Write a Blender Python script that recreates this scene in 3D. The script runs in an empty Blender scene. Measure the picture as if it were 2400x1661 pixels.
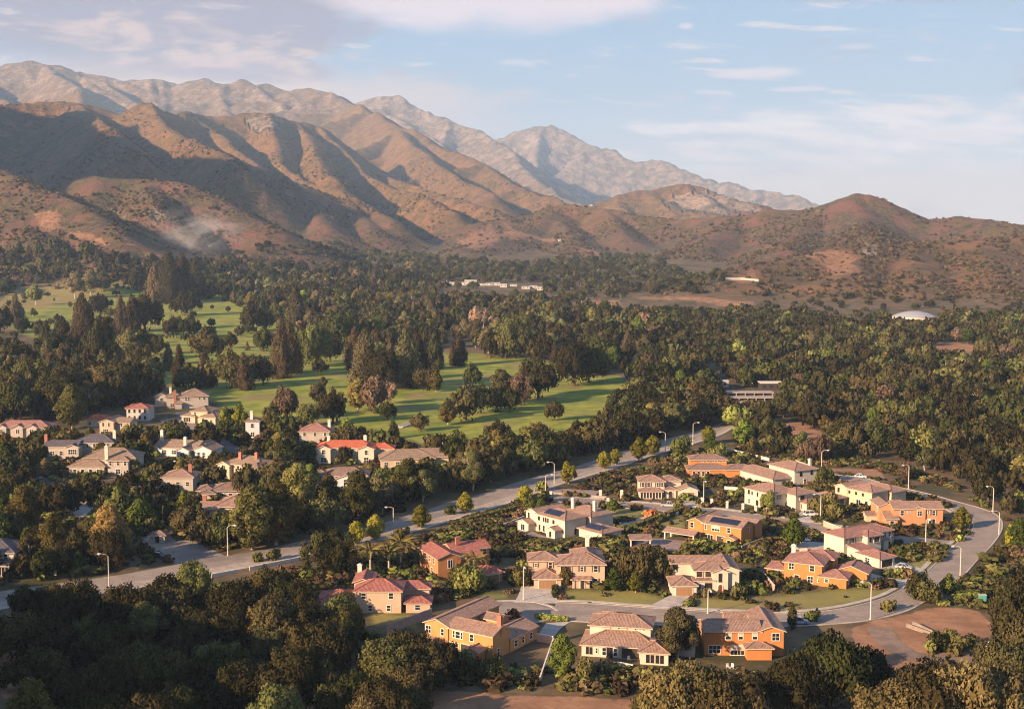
import bpy, bmesh, math, random
import numpy as np
from mathutils import Vector, Matrix
R = math.radians
rng = np.random.default_rng(7); random.seed(7)
S = bpy.context.scene; COL = S.collection

# ------------------------------------------------------------------ camera
CAM_H = 96.0; FPX = 3000.0; PW, PH = 2400.0, 1661.0; HORIZON = 530.0; KD = FPX/1750.0
PITCH = math.atan((PH/2 - HORIZON)/FPX)
cd = bpy.data.cameras.new('camera'); cam = bpy.data.objects.new('camera', cd); COL.objects.link(cam)
cam.location = (0, 0, CAM_H); cam.rotation_euler = (math.pi/2 - PITCH, 0, 0)
cd.sensor_width = 36; cd.lens = FPX/PW*36; cd.clip_start = 1; cd.clip_end = 40000
S.camera = cam
# ------------------------------------------------------------------ light
SUN_DIR = Vector((-0.79, -0.61, 0)).normalized(); SUN_EL = R(20)      # towards the sun
SUN_VEC = Vector((SUN_DIR.x*math.cos(SUN_EL), SUN_DIR.y*math.cos(SUN_EL), math.sin(SUN_EL)))
sl = bpy.data.lights.new('sun', 'SUN'); sl.energy = 5.0; sl.angle = R(0.6); sl.color = (1.0, 0.70, 0.44)
so = bpy.data.objects.new('sun', sl); COL.objects.link(so)
so.rotation_euler = SUN_VEC.to_track_quat('Z', 'Y').to_euler()
S.view_settings.view_transform = 'Standard'; S.view_settings.look = 'None'
S.view_settings.exposure = 1.4; S.view_settings.gamma = 1.0; S.view_settings.use_curve_mapping = False
S.render.engine = 'CYCLES'
cy = S.cycles
cy.max_bounces = 5; cy.diffuse_bounces = 2; cy.glossy_bounces = 2; cy.transmission_bounces = 3; cy.volume_bounces = 1
cy.transparent_max_bounces = 8; cy.use_denoising = True; cy.filter_width = 1.1; cy.denoising_prefilter = 'ACCURATE'
try: cy.denoiser = 'OPENIMAGEDENOISE'
except Exception: pass
cy.sample_clamp_indirect = 4; cy.caustics_reflective = False; cy.caustics_refractive = False

class NT:
    """small helper round a node tree"""
    def __init__(s, tree): s.t = tree; s.n = tree.nodes; s.l = tree.links
    def new(s, typ, **kw):
        n = s.n.new(typ)
        for k, v in kw.items():
            if k.startswith('i_'): n.inputs[k[2:].replace('_', ' ')].default_value = v
            else: setattr(n, k, v)
        return n
    def link(s, a, b): s.l.new(a, b)
    def val(s, x, sock):
        if isinstance(x, (int, float)): sock.default_value = x
        elif isinstance(x, (tuple, list)): sock.default_value = x
        else: s.l.new(x, sock)
    def math(s, op, a, b=0.0, c=0.0, clamp=False):
        n = s.n.new('ShaderNodeMath'); n.operation = op; n.use_clamp = clamp
        s.val(a, n.inputs[0]); s.val(b, n.inputs[1])
        if op in ('MULTIPLY_ADD', 'SMOOTH_MIN', 'WRAP'): s.val(c, n.inputs[2])
        return n.outputs[0]
    def mix(s, f, a, b, typ='MIX'):
        n = s.n.new('ShaderNodeMix'); n.data_type = 'RGBA'; n.blend_type = typ
        s.val(f, n.inputs[0]); s.val(a, n.inputs[6]); s.val(b, n.inputs[7]); return n.outputs[2]
    def ramp(s, f, stops, interp='LINEAR'):
        n = s.n.new('ShaderNodeValToRGB'); e = n.color_ramp.elements; n.color_ramp.interpolation = interp
        while len(e) < len(stops): e.new(0.5)
        for i, (p, c) in enumerate(stops): e[i].position = p; e[i].color = (*c, 1) if len(c) == 3 else c
        s.val(f, n.inputs[0]); return n.outputs[0]
    def noise(s, vec, scale, detail=4, rough=0.55, dist=0.0, dim='3D'):
        n = s.n.new('ShaderNodeTexNoise'); n.noise_dimensions = dim
        n.inputs['Scale'].default_value = scale; n.inputs['Detail'].default_value = detail
        n.inputs['Roughness'].default_value = rough; n.inputs['Distortion'].default_value = dist
        if vec is not None: s.l.new(vec, n.inputs['Vector'])
        return n.outputs['Fac']
    def smooth(s, x, a, b):
        n = s.n.new('ShaderNodeMapRange'); n.interpolation_type = 'SMOOTHSTEP'
        s.val(x, n.inputs[0]); n.inputs[1].default_value = a; n.inputs[2].default_value = b
        n.inputs[3].default_value = 0; n.inputs[4].default_value = 1; return n.outputs[0]

# ------------------------------------------------------------------ sky
W = bpy.data.worlds.new('World'); S.world = W; W.use_nodes = True
w = NT(W.node_tree); w.n.clear()
out = w.new('ShaderNodeOutputWorld'); bg = w.new('ShaderNodeBackground')
sky = w.new('ShaderNodeTexSky', sky_type='NISHITA', sun_disc=False)
sky.sun_elevation = SUN_EL; sky.sun_rotation = math.atan2(SUN_DIR.x, SUN_DIR.y)
sky.air_density = 1.0; sky.dust_density = 1.5; sky.ozone_density = 1.6; sky.altitude = 300
SKY_STRENGTH = 0.05
tc = w.new('ShaderNodeTexCoord'); sep = w.new('ShaderNodeSeparateXYZ'); w.link(tc.outputs['Generated'], sep.inputs[0])
dx, dy, dz = sep.outputs
az = w.math('MULTIPLY', w.math('ARCTAN2', dx, dy), 1.62); el = w.math('MULTIPLY', w.math('ARCSINE', dz), 1.62)
zz = w.math('MAXIMUM', w.math('ADD', dz, 0.06), 0.03)
comb = w.new('ShaderNodeCombineXYZ'); w.link(w.math('DIVIDE', dx, zz), comb.inputs[0]); w.link(w.math('DIVIDE', dy, zz), comb.inputs[1])
cuv = comb.outputs[0]                                             # position on a flat cloud layer
comb2 = w.new('ShaderNodeCombineXYZ'); w.link(w.math('MULTIPLY', az, 3.0), comb2.inputs[0]); w.link(w.math('MULTIPLY', el, 9.5), comb2.inputs[1])
auv = comb2.outputs[0]
comb3 = w.new('ShaderNodeCombineXYZ'); w.link(w.math('MULTIPLY', az, 3.4), comb3.inputs[0])
w.link(w.math('ADD', w.math('MULTIPLY', el, 22.0), w.math('MULTIPLY', az, 1.6)), comb3.inputs[1]); comb3.inputs[2].default_value = 4.0
buv = comb3.outputs[0]
def box(azc, azw, elc, elw):
    a = w.math('DIVIDE', w.math('SUBTRACT', az, azc), azw); e = w.math('DIVIDE', w.math('SUBTRACT', el, elc), elw)
    q = w.math('ADD', w.math('MULTIPLY', a, a), w.math('MULTIPLY', e, e))
    return w.math('SUBTRACT', 1.0, q, clamp=True)
puff = w.noise(auv, 2.2, 8, 0.58, 0.35); puff2 = w.noise(auv, 5.0, 6, 0.6, 0.2)
wisp = w.noise(buv, 1.5, 8, 0.62, 0.3)
nish = sky.outputs[0]
big = w.noise(auv, 1.15, 7, 0.6, 0.5); streak = w.noise(buv, 3.2, 7, 0.6, 0.25)
grad = w.ramp(el, [(0.0, (0.76, 0.64, 0.59)), (0.05, (0.66, 0.60, 0.58)), (0.10, (0.48, 0.51, 0.57)), (0.16, (0.36, 0.46, 0.58)), (0.29, (0.295, 0.43, 0.60)), (0.8, (0.15, 0.28, 0.52)), (1.0, (0.12, 0.25, 0.5))])
grad = w.mix(1.0, grad, (10, 10, 10, 1), 'MULTIPLY')
c = w.mix(0.85, nish, grad)
def cloud(c, centre, amp, noise, lo, hi, alpha, col):
    m = w.math('ADD', box(*centre), w.math('MULTIPLY', w.math('SUBTRACT', noise, 0.5), amp))
    return w.mix(w.math('MULTIPLY', w.smooth(m, lo, hi), alpha), c, col)
# cream pink glow low over the left mountains, then the broad lavender bank with lit puffs above it
c = cloud(c, (-0.45, 0.50, 0.135, 0.085), 1.2, big, 0.05, 0.8, 0.85, (6.8, 5.3, 4.8, 1))
c = cloud(c, (-0.52, 0.44, 0.245, 0.085), 3.2, big, 0.15, 0.75, 0.85, (3.3, 3.0, 3.7, 1))
c = cloud(c, (-0.33, 0.16, 0.190, 0.022), 1.6, puff, 0.2, 0.7, 0.8, (3.9, 3.5, 4.2, 1))
c = cloud(c, (-0.42, 0.34, 0.215, 0.06), 5.0, puff, 0.6, 1.35, 0.8, (6.8, 5.2, 4.7, 1))
c = cloud(c, (-0.30, 0.20, 0.205, 0.022), 4.0, puff2, 0.55, 1.35, 0.75, (6.7, 5.2, 4.8, 1))
c = cloud(c, (-0.02, 0.27, 0.288, 0.062), 1.2, puff, 0.08, 0.75, 0.95, (6.9, 6.0, 6.4, 1))
c = cloud(c, (-0.10, 0.18, 0.160, 0.022), 2.2, puff2, 0.3, 1.1, 0.55, (6.2, 5.2, 5.1, 1))
# long streaks to the right and one small lens of cloud above them
c = cloud(c, (0.46, 0.42, 0.105, 0.060), 4.6, streak, 0.35, 1.3, 0.75, (7.3, 6.3, 6.1, 1))
c = cloud(c, (0.46, 0.38, 0.120, 0.040), 6.5, wisp, 0.5, 1.5, 0.9, (7.6, 6.7, 6.5, 1))
c = cloud(c, (0.300, 0.075, 0.184, 0.011), 2.4, streak, 0.25, 1.2, 0.9, (6.6, 5.9, 6.1, 1)); c = cloud(c, (0.35, 0.045, 0.165, 0.004), 1.0, streak, 0.1, 0.7, 0.7, (6.4, 5.8, 6.1, 1))
c = cloud(c, (0.215, 0.014, 0.243, 0.006), 1.8, puff2, 0.2, 1.1, 0.7, (6.8, 6.0, 6.3, 1)); c = cloud(c, (0.42, 0.03, 0.213, 0.005), 0.8, streak, 0.1, 0.9, 0.5, (6.2, 5.8, 6.2, 1))
c = cloud(c, (0.48, 0.5, 0.045, 0.045), 2.0, wisp, 0.3, 1.2, 0.5, (6.4, 5.4, 5.1, 1))
w.link(c, bg.inputs[0]); bg.inputs[1].default_value = SKY_STRENGTH
w.link(bg.outputs[0], out.inputs[0])

# ------------------------------------------------------------------ tagging and mesh helpers
def link(o): COL.objects.link(o); return o
def tag(o, label=None, cat=None, group=None, kind=None):
    if label: o['label'] = label
    if cat: o['category'] = cat
    if group: o['group'] = group
    if kind: o['kind'] = kind
    return o
def empty(name, loc, rz=0.0):
    o = bpy.data.objects.new(name, None); o.location = loc; o.rotation_euler = (0, 0, rz); o.empty_display_size = 0.5
    return link(o)
def mesh_np(name, verts, faces, mats=(), smooth=False):
    """verts (n,3) array; faces a list of index lists or an (m,k) array"""
    me = bpy.data.meshes.new(name)
    if isinstance(faces, np.ndarray):
        m, k = faces.shape
        me.vertices.add(len(verts)); me.vertices.foreach_set('co', np.asarray(verts, np.float32).ravel())
        me.loops.add(m*k); me.loops.foreach_set('vertex_index', faces.astype(np.int32).ravel())
        me.polygons.add(m); me.polygons.foreach_set('loop_start', np.arange(0, m*k, k, dtype=np.int32))
        me.update(calc_edges=True)
    else:
        me.from_pydata([tuple(v) for v in verts], [], faces); me.update()
    for mt in mats: me.materials.append(mt)
    if smooth: me.polygons.foreach_set('use_smooth', np.ones(len(me.polygons), bool))
    return me
def obj(name, me, parent=None, loc=None, rz=0.0, kind=None):
    o = bpy.data.objects.new(name, me); link(o)
    if parent is not None: o.parent = parent
    if loc is not None: o.location = loc
    if rz: o.rotation_euler = (0, 0, rz)
    if kind: o['kind'] = kind
    return o
class MB:
    """collects boxes, bars, prisms and tubes into one mesh"""
    def __init__(s): s.v = []; s.f = []; s.mi = []; s.uv = []
    def face(s, pts, mi=0, uv=None):
        b = len(s.v); s.v += [tuple(p) for p in pts]; s.f.append(list(range(b, b+len(pts)))); s.mi.append(mi)
        s.uv.append(uv if uv else [(p[0]+p[1], p[2]) for p in pts])
    def box(s, x0, x1, y0, y1, z0, z1, mi=0):
        P = lambda i, j, k: ((x0, x1)[i], (y0, y1)[j], (z0, z1)[k])
        for q in (((0,0,0),(1,0,0),(1,0,1),(0,0,1)), ((1,1,0),(0,1,0),(0,1,1),(1,1,1)), ((0,1,0),(0,0,0),(0,0,1),(0,1,1)),
                  ((1,0,0),(1,1,0),(1,1,1),(1,0,1)), ((0,0,1),(1,0,1),(1,1,1),(0,1,1)), ((0,1,0),(1,1,0),(1,0,0),(0,0,0))):
            s.face([P(*a) for a in q], mi)
    def tube(s, pts, rad, n=6, mi=0, cap=True):
        rings = []
        for i, p in enumerate(pts):
            p = Vector(p); a = Vector(pts[max(i-1, 0)]); b = Vector(pts[min(i+1, len(pts)-1)])
            d = (b-a).normalized() if (b-a).length > 1e-6 else Vector((0, 0, 1))
            u = d.orthogonal().normalized(); v = d.cross(u); r = rad[i] if isinstance(rad, (list, tuple)) else rad
            rings.append([p + (u*math.cos(2*math.pi*k/n) + v*math.sin(2*math.pi*k/n))*r for k in range(n)])
        for i in range(len(rings)-1):
            for k in range(n): s.face([rings[i][k], rings[i][(k+1) % n], rings[i+1][(k+1) % n], rings[i+1][k]], mi)
        if cap: s.face(rings[-1], mi); s.face(rings[0][::-1], mi)
    def beam(s, a, b, wd, ht, mi=0):
        a = Vector(a); b = Vector(b); d = (b-a).normalized(); side = d.cross(Vector((0, 0, 1)))
        side = side.normalized()*wd/2 if side.length > 1e-6 else Vector((wd/2, 0, 0)); up = side.cross(d).normalized()*ht/2
        c = [a-side-up, a+side-up, a+side+up, a-side+up, b-side-up, b+side-up, b+side+up, b-side+up]
        for q in ((3,2,1,0), (4,5,6,7), (0,1,5,4), (1,2,6,5), (2,3,7,6), (3,0,4,7)): s.face([c[i] for i in q], mi)
    def mesh(s, name, mats, smooth=False):
        me = bpy.data.meshes.new(name); me.from_pydata(s.v, [], s.f)
        for m in mats: me.materials.append(m)
        me.polygons.foreach_set('material_index', s.mi)
        l = me.uv_layers.new(name='UVMap'); flat = [c for f in s.uv for p in f for c in p]; l.data.foreach_set('uv', flat)
        if smooth: me.polygons.foreach_set('use_smooth', [True]*len(me.polygons))
        me.update(); return me
    def build(s, name, mats, parent=None, loc=None, rz=0.0, smooth=False):
        return obj(name, s.mesh(name, mats if isinstance(mats, (list, tuple)) else [mats], smooth), parent, loc, rz)

def px_ray(px, py):
    x = (np.asarray(px, float)-PW/2)/FPX; y = (PH/2-np.asarray(py, float))/FPX
    c, s_ = math.cos(PITCH), math.sin(PITCH)
    return np.stack([x, c + y*s_, -s_ + y*c], -1)                 # scaled so that optical depth = 1
def project(P):
    P = np.asarray(P, float); c, s_ = math.cos(PITCH), math.sin(PITCH)
    X, Y, Z = P[..., 0], P[..., 1], P[..., 2]-CAM_H
    zc = np.maximum(Y*c - Z*s_, 1e-3); yc = Y*s_ + Z*c
    return PW/2 + FPX*X/zc, PH/2 - FPX*yc/zc
def at_depth(px, py, Y):
    r = px_ray(px, py); return r/r[..., 1:2]*np.asarray(Y, float)[..., None] + np.array([0, 0, CAM_H])
def in_poly(px, py, poly):
    x, y = np.asarray(px, float), np.asarray(py, float); ins = np.zeros(x.shape, bool); n = len(poly)
    for i in range(n):
        x0, y0 = poly[i]; x1, y1 = poly[(i+1) % n]
        if y0 == y1: continue
        ins ^= ((y0 > y) != (y1 > y)) & (x < (x1-x0)*(y-y0)/(y1-y0) + x0)
    return ins
_tab = rng.random((256, 256)).astype(np.float32)
def vnoise(x, y):
    xi = np.floor(x).astype(np.int64); yi = np.floor(y).astype(np.int64); fx = x-xi; fy = y-yi
    fx = fx*fx*(3-2*fx); fy = fy*fy*(3-2*fy); a, b, e, d = xi & 255, (xi+1) & 255, yi & 255, (yi+1) & 255
    return (_tab[a, e]*(1-fx)+_tab[b, e]*fx)*(1-fy) + (_tab[a, d]*(1-fx)+_tab[b, d]*fx)*fy
def fbm(x, y, o=4, gain=0.5, ridged=False):
    t = 0.0; amp = 1.0; tot = 0.0
    for i in range(o):
        n = vnoise(x*2**i + 17.3*i, y*2**i - 9.1*i)
        if ridged: n = 1-np.abs(2*n-1)
        t = t + amp*n; tot += amp; amp *= gain
    return t/tot
def sstep(a, b, x):
    t = np.clip((x-a)/(b-a), 0, 1); return t*t*(3-2*t)
# ------------------------------------------------------------------ terrain: valley floor, foothills and mountain ranges
RIDGES = []                                                       #                                                       # (points (n,3), side slope)
def ridge(pts, k, world=False):
    P = np.array(pts, float)
    if not world: P = at_depth(P[:, 0], P[:, 1], P[:, 2]*KD)
    RIDGES.append((P, k)); return P
def spurs(P, n, slope, k, length, side, seed, skew=0.35, zmin=70):
    """ribs running down from a crest on the side that faces the camera"""
    slope /= 1.3; length *= 1.35; r = np.random.default_rng(seed); L = np.cumsum(np.r_[0, np.linalg.norm(np.diff(P[:, :2], axis=0), axis=1)])
    for i in range(n):
        t = (i + 0.5 + r.uniform(-0.3, 0.3))/n*L[-1]; p = np.array([np.interp(t, L, P[:, j]) for j in range(3)])
        q = np.array([np.interp(min(t+20, L[-1]), L, P[:, j]) for j in range(2)]) - p[:2]
        q = q/(np.linalg.norm(q)+1e-6); d = np.array([q[1], -q[0]])*side + q*(skew+r.uniform(-0.35, 0.35)); d /= np.linalg.norm(d)
        pts = [p]; sl = slope*r.uniform(0.85, 1.2); ln = length*r.uniform(0.6, 1.2)
        for s_ in (0.25, 0.5, 0.75, 1.0):
            a = r.uniform(-0.25, 0.25); d2 = np.array([d[0]*math.cos(a)-d[1]*math.sin(a), d[0]*math.sin(a)+d[1]*math.cos(a)])
            pts.append(np.array([*(pts[-1][:2] + d2*ln*0.25), pts[-1][2] - sl*ln*0.25]))
        RIDGES.append((np.array(pts), k*r.uniform(0.9, 1.15)))
# front range on the left
DEEP = 1.25
def deep(pts, f0=DEEP, f1=DEEP):
    n = len(pts); return [(p[0], p[1], p[2]*(f0+(f1-f0)*i/(n-1))) for i, p in enumerate(pts)]
M1 = ridge(deep([(-120,205,2120),(0,234,2150),(81,238,2180),(168,243,2200),(218,254,2210),(267,270,2220),(316,268,2180),(344,240,2150),(386,261,2250),
            (421,269,2350),(467,268,2450),(561,268,2500),(625,270,2500),(700,288,2600),(746,300,2650)]), 0.66)
ridge([(-1500,2080,260),(-1585,2181,700),(-1880,2440,770),(-2176,2711,830),(-2300,3150,880),(-2350,3550,930),(-2574,3760,920),(-2700,4300,830),(-2500,4750,740)], 1.0, True)  # unseen ridge outside the frame, added to cast shade on the left face
def rib(pts, k): return ridge(deep(pts, DEEP, 0.92), k)
rib([(175,246,2190),(225,285,2080),(275,318,1980),(300,360,1900)], 0.75)
rib([(344,240,2150),(380,280,2080),(407,305,2030),(460,335,1950),(520,360,1890),(560,400,1830)], 0.8)
rib([(440,269,2420),(480,300,2330),(540,340,2230),(600,385,2120),(650,420,2020),(672,460,1930)], 0.8)
rib([(625,270,2500),(630,300,2420),(645,345,2300),(662,385,2200),(700,415,2120),(760,440,2050),(850,480,1960),(915,512,1900)], 0.95)
rib([(700,288,2600),(722,340,2450),(745,385,2350),(775,420,2270)], 0.85)
rib([(746,300,2650),(795,340,2550),(833,372,2450),(847,393,2400),(882,425,2320),(945,447,2250),(990,456,2200),(1060,500,2080)], 0.95)
rib([(860,400,2500),(900,412,2420),(942,430,2350),(1050,465,2260),(1150,487,2200),(1200,512,2100)], 0.8)
# unseen low hill left of the frame, added to shade the oak grove
ridge([(-430,235,60),(-340,228,68),(-262,222,66),(-165,180,60)], 1.0, True)
# second range behind it, hazy, whose right shoulder runs down across the frame
M2 = ridge(deep([(-200,190,4300),(0,158,4400),(35,149,4400),(91,144,4400),(133,149,4400),(196,175,4450),(228,177,4450),(291,194,4500),(351,190,4500),(379,192,4500),(421,203,4500),
       (474,189,4450),(502,196,4450),(533,196,4450),(568,192,4450),(593,203,4450),(632,199,4400),(674,212,4350),(723,210,4250),(765,221,4150),(823,241,4000)], 1.2, 1.2), 0.52)
M2b = ridge(deep([(823,241,4000),(910,282,3600),(1002,331,3300),(1068,358,3100),(1121,377,3000),(1167,400,2900),(1219,428,2750),(1268,456,2600),(1317,477,2450),(1350,500,2350)], 1.2, 1.05), 0.66)
spurs(M2, 24, 0.38, 0.7, 1500, 1, 3); spurs(M2b, 6, 0.28, 0.85, 800, 1, 5, 0.9)
ridge(deep([(900,283,3600),(960,335,3200),(1010,370,3000),(1080,420,2750),(1150,450,2600)], 1.2, 1.0), 0.8)
M3 = ridge([(740,290,6000),(837,242,6500),(865,230,6500),(897,223,6500),(925,226,6500),(946,239,6450),(977,258,6400),(1016,275,6300),(1044,275,6250),(1072,291,6200),
       (1107,302,6100),(1132,316,6000),(1156,330,5900),(1191,351,5700),(1219,386,5400),(1247,418,5200),(1300,450,4900),(1360,475,4600)], 0.68)
spurs(M3, 22, 0.47, 0.95, 1500, 1, 9, 0.3)
M4 = ridge([(1080,400,8000),(1174,330,7800),(1209,309,7600),(1247,295,7500),(1289,291,7500),(1318,304,7450),(1342,319,7400),(1384,337,7300),(1437,351,7200),(1491,380,7000),(1543,377,6900),
       (1575,382,6800),(1616,406,6700),(1684,432,6600),(1713,428,6500),(1746,442,6400),(1824,453,6300),(1856,458,6200),(1892,471,6100),(1939,484,6000),(2050,510,5900)], 0.72)
spurs(M4, 26, 0.5, 1.0, 1700, 1, 21, 0.2)
H5 = ridge([(1370,475,3000),(1443,459,3000),(1552,439,3050),(1600,426,3050),(1634,430,3050),(1678,448,3000),(1738,465,2900),(1782,491,2800),(1830,515,2700)], 0.5)
spurs(H5, 7, 0.3, 0.6, 420, 1, 33, 0.3)
# foothills
ridge([(-60,375,1350),(0,398,1310),(50,425,1270),(100,450,1230),(180,475,1180),(250,520,1130),(290,560,1080)], 0.5)
ridge([(165,424,1420),(250,420,1410),(330,415,1420),(400,430,1410),(430,436,1395),(500,460,1370),(560,490,1340),(640,530,1300)], 0.55)
ridge([(330,417,1420),(360,465,1320),(372,490,1290),(400,515,1250)], 0.7)
ridge([(690,425,1950),(735,480,1780),(760,530,1620)], 0.55); ridge([(800,470,1950),(860,520,1750),(880,550,1650)], 0.5)
ridge([(30,470,1260),(60,520,1160),(90,555,1080)], 0.5); ridge([(480,470,1560),(540,530,1430)], 0.55)
H1 = ridge([(1100,525,1850),(1180,508,1900),(1226,502,1950),(1296,484,1980),(1349,481,1980),(1409,491,1950),(1472,498,1900),(1482,504,1880),(1608,515,1800),(1678,512,1750),(1769,503,1680),
       (1825,491,1620),(1868,493,1600),(1929,485,1570),(1964,469,1550),(2007,462,1530),(2037,464,1520),(2076,478,1510),(2137,504,1490),(2172,514,1480),(2202,506,1470),(2241,503,1460),
       (2293,513,1440),(2354,526,1410),(2400,531,1390),(2600,560,1350)], 0.42)
ridge([(1296,484,1980),(1240,530,1800),(1160,560,1650),(1080,592,1500)], 0.4); ridge([(1409,491,1950),(1450,520,1800),(1480,565,1620)], 0.5)
ridge([(1769,503,1680),(1700,540,1550),(1640,585,1430)], 0.45); ridge([(2007,462,1530),(2030,520,1400),(2050,560,1250)], 0.45)
ridge([(1929,485,1570),(1890,540,1420),(1850,590,1290)], 0.45); ridge([(1300,520,1850),(1340,560,1650),(1360,600,1500)], 0.4)
H2 = ridge([(1680,672,930),(1720,648,960),(1777,622,1000),(1860,608,1040),(1964,578,1080),(2050,568,1100),(2137,573,1120),(2260,566,1130),(2397,556,1140),(2600,545,1140)], 0.38)
ridge([(2050,568,1100),(2005,620,1010),(1970,660,930)], 0.4); ridge([(2137,573,1120),(2150,640,980),(2130,690,880)], 0.38)
ridge([(2300,563,1130),(2330,640,960),(2350,705,850)], 0.36)
def valley(x, y): return 58*(sstep(600*KD, 2300*KD, y)*(1-sstep(250, 520, x)) + sstep(950*KD, 2300*KD, y)*sstep(250, 520, x)) + 5*sstep(250*KD, 900*KD, y)*sstep(50, 500, x)
def terrain_height(x, y):
    wx = x + 70*(fbm(x/420+3, y/420, 3)-0.5)*sstep(900*KD, 2200*KD, y); wy = y + 70*(fbm(x/420+31, y/420+7, 3)-0.5)*sstep(900*KD, 2200*KD, y)
    m = np.full(x.shape, -1e9)
    for P, k in RIDGES:
        for a, b in zip(P[:-1], P[1:]):
            ab = b[:2]-a[:2]; L2 = ab@ab + 1e-9
            reach = max(a[2], b[2])/k + 60
            sel = (wx > min(a[0], b[0])-reach) & (wx < max(a[0], b[0])+reach) & (wy > min(a[1], b[1])-reach) & (wy < max(a[1], b[1])+reach)
            if not sel.any(): continue
            X, Y = wx[sel], wy[sel]
            t = np.clip(((X-a[0])*ab[0] + (Y-a[1])*ab[1])/L2, 0, 1)
            d = np.hypot(X-a[0]-t*ab[0], Y-a[1]-t*ab[1])
            z = a[2] + (b[2]-a[2])*t - k*(np.sqrt(d*d+225)-15)
            m[sel] = np.maximum(m[sel], z)
    v = valley(x, y); dlt = np.clip(m-v, -400, 4000)
    sm = 14.0                                                       # soft foot
    z = v + np.where(dlt > 6*sm, dlt, sm*np.log1p(np.exp(np.clip(dlt/sm, -30, 30))) - sm*math.log(2)*np.exp(-np.abs(np.minimum(dlt, 0))/sm)*0)
    up = np.clip((z-v)/120, 0, 1); far = sstep(1000*KD, 4500*KD, y)
    z = z + up*(16+70*far)*(fbm(x/(130+260*far), y/(130+260*far)+5, 5, 0.52, True)-0.62)*np.clip((z-v)/90, 0, 1)
    z = z + up*6*(fbm(x/28, y/28, 3)-0.5)
    z = z + 0.5*(fbm(x/70, y/70, 2)-0.5)*sstep(170, 440, y) + 2.2*(fbm(x/90+9, y/90, 3)-0.5)*sstep(650, 1150, y)
    return z
# polar grid round the camera's foot: fine inside the view, coarse elsewhere
ang = np.r_[np.linspace(-180, -62, 24)[:-1], np.linspace(-62, -30, 60)[:-1], np.linspace(-30, 30, 640)[:-1], np.linspace(30, 62, 60)[:-1], np.linspace(62, 180, 24)]
ang = np.radians(ang); rad = np.r_[3, 30, 70, np.geomspace(120, 14600, 720)]
A, RR = np.meshgrid(ang, rad)
TX, TY = RR*np.sin(A), RR*np.cos(A)
TZ = terrain_height(TX.ravel(), TY.ravel()).reshape(TX.shape)
_ri = np.arange(len(rad)); _ai = np.arange(len(ang))
def ground(x, y):
    x, y = np.asarray(x, float), np.asarray(y, float)
    i = np.interp(np.hypot(x, y), rad, _ri); j = np.interp(np.arctan2(x, y), ang, _ai)
    i0 = np.minimum(i.astype(int), len(rad)-2); j0 = np.minimum(j.astype(int), len(ang)-2); fi, fj = i-i0, j-j0
    return (TZ[i0, j0]*(1-fj)+TZ[i0, j0+1]*fj)*(1-fi) + (TZ[i0+1, j0]*(1-fj)+TZ[i0+1, j0+1]*fj)*fi
def at(px, py):
    """where the sight line through a photo pixel first meets the ground"""
    px, py = np.broadcast_arrays(np.asarray(px, float), np.asarray(py, float)); r = px_ray(px, py)
    t = np.geomspace(90, 14500, 520); lo = np.full(px.shape, 90.0); hi = np.full(px.shape, 14500.0); done = np.zeros(px.shape, bool); prev = 90.0
    for tt in t:
        below = (CAM_H + r[..., 2]*tt < ground(r[..., 0]*tt, r[..., 1]*tt)) & ~done
        lo = np.where(below, prev, lo); hi = np.where(below, tt, hi); done |= below; prev = tt
        if done.all(): break
    for _ in range(14):
        mid = (lo+hi)/2; b = CAM_H + r[..., 2]*mid < ground(r[..., 0]*mid, r[..., 1]*mid); hi = np.where(b, mid, hi); lo = np.where(b, lo, mid)
    p = r*hi[..., None]; return np.stack([p[..., 0], p[..., 1], ground(p[..., 0], p[..., 1])], -1)
def at1(px, py): return Vector(at(px, py).tolist())

# land cover, laid out on the ground: r green turf, g bare dirt, b brush, a pale rock
nr, na = TX.shape
V = np.stack([TX, TY, TZ], -1).reshape(-1, 3)
vpx, vpy = project(V); infront = V[:, 1] > 40
_fx = 1+3.0*sstep(500*KD, 1400*KD, V[:, 1]); _wl = 14*_fx
vpx = vpx + 22*_fx*(fbm(V[:, 0]/_wl, V[:, 1]/_wl, 4, 0.6)-0.5); vpy = vpy + 16*(fbm(V[:, 0]/_wl+40, V[:, 1]/_wl, 4, 0.6)-0.5)
cover = np.zeros((len(V), 4), np.float32); cover2 = np.zeros((len(V), 4), np.float32)
GOLF = [(0,690),(120,660),(260,640),(330,640),(420,680),(520,690),(620,740),(700,770),(840,790),(880,830),(1000,820),(1120,830),(1270,840),(1330,880),(1460,880),(1480,930),(1440,990),
        (1370,1035),(1200,1060),(1040,1060),(900,1010),(760,1010),(640,990),(520,950),(380,900),(330,870),(240,860),(100,800),(0,760)]
def soft(poly, d=7.0):
    m_ = np.zeros(len(V), np.float32)
    x0, y0 = np.min(poly, axis=0)-12; x1, y1 = np.max(poly, axis=0)+12; s_ = np.nonzero(infront & (vpx > x0) & (vpx < x1) & (vpy > y0) & (vpy < y1))[0]
    for ox, oy in ((0,0),(-1,-.6),(1,-.6),(-1,.6),(1,.6),(-2,0),(2,0),(0,1),(0,-1)): m_[s_] += in_poly(vpx[s_]+ox*d*0.6, vpy[s_]+oy*d*0.6, poly)/9
    return m_
cover[:, 0] = np.maximum(cover[:, 0], soft(GOLF))
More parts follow.
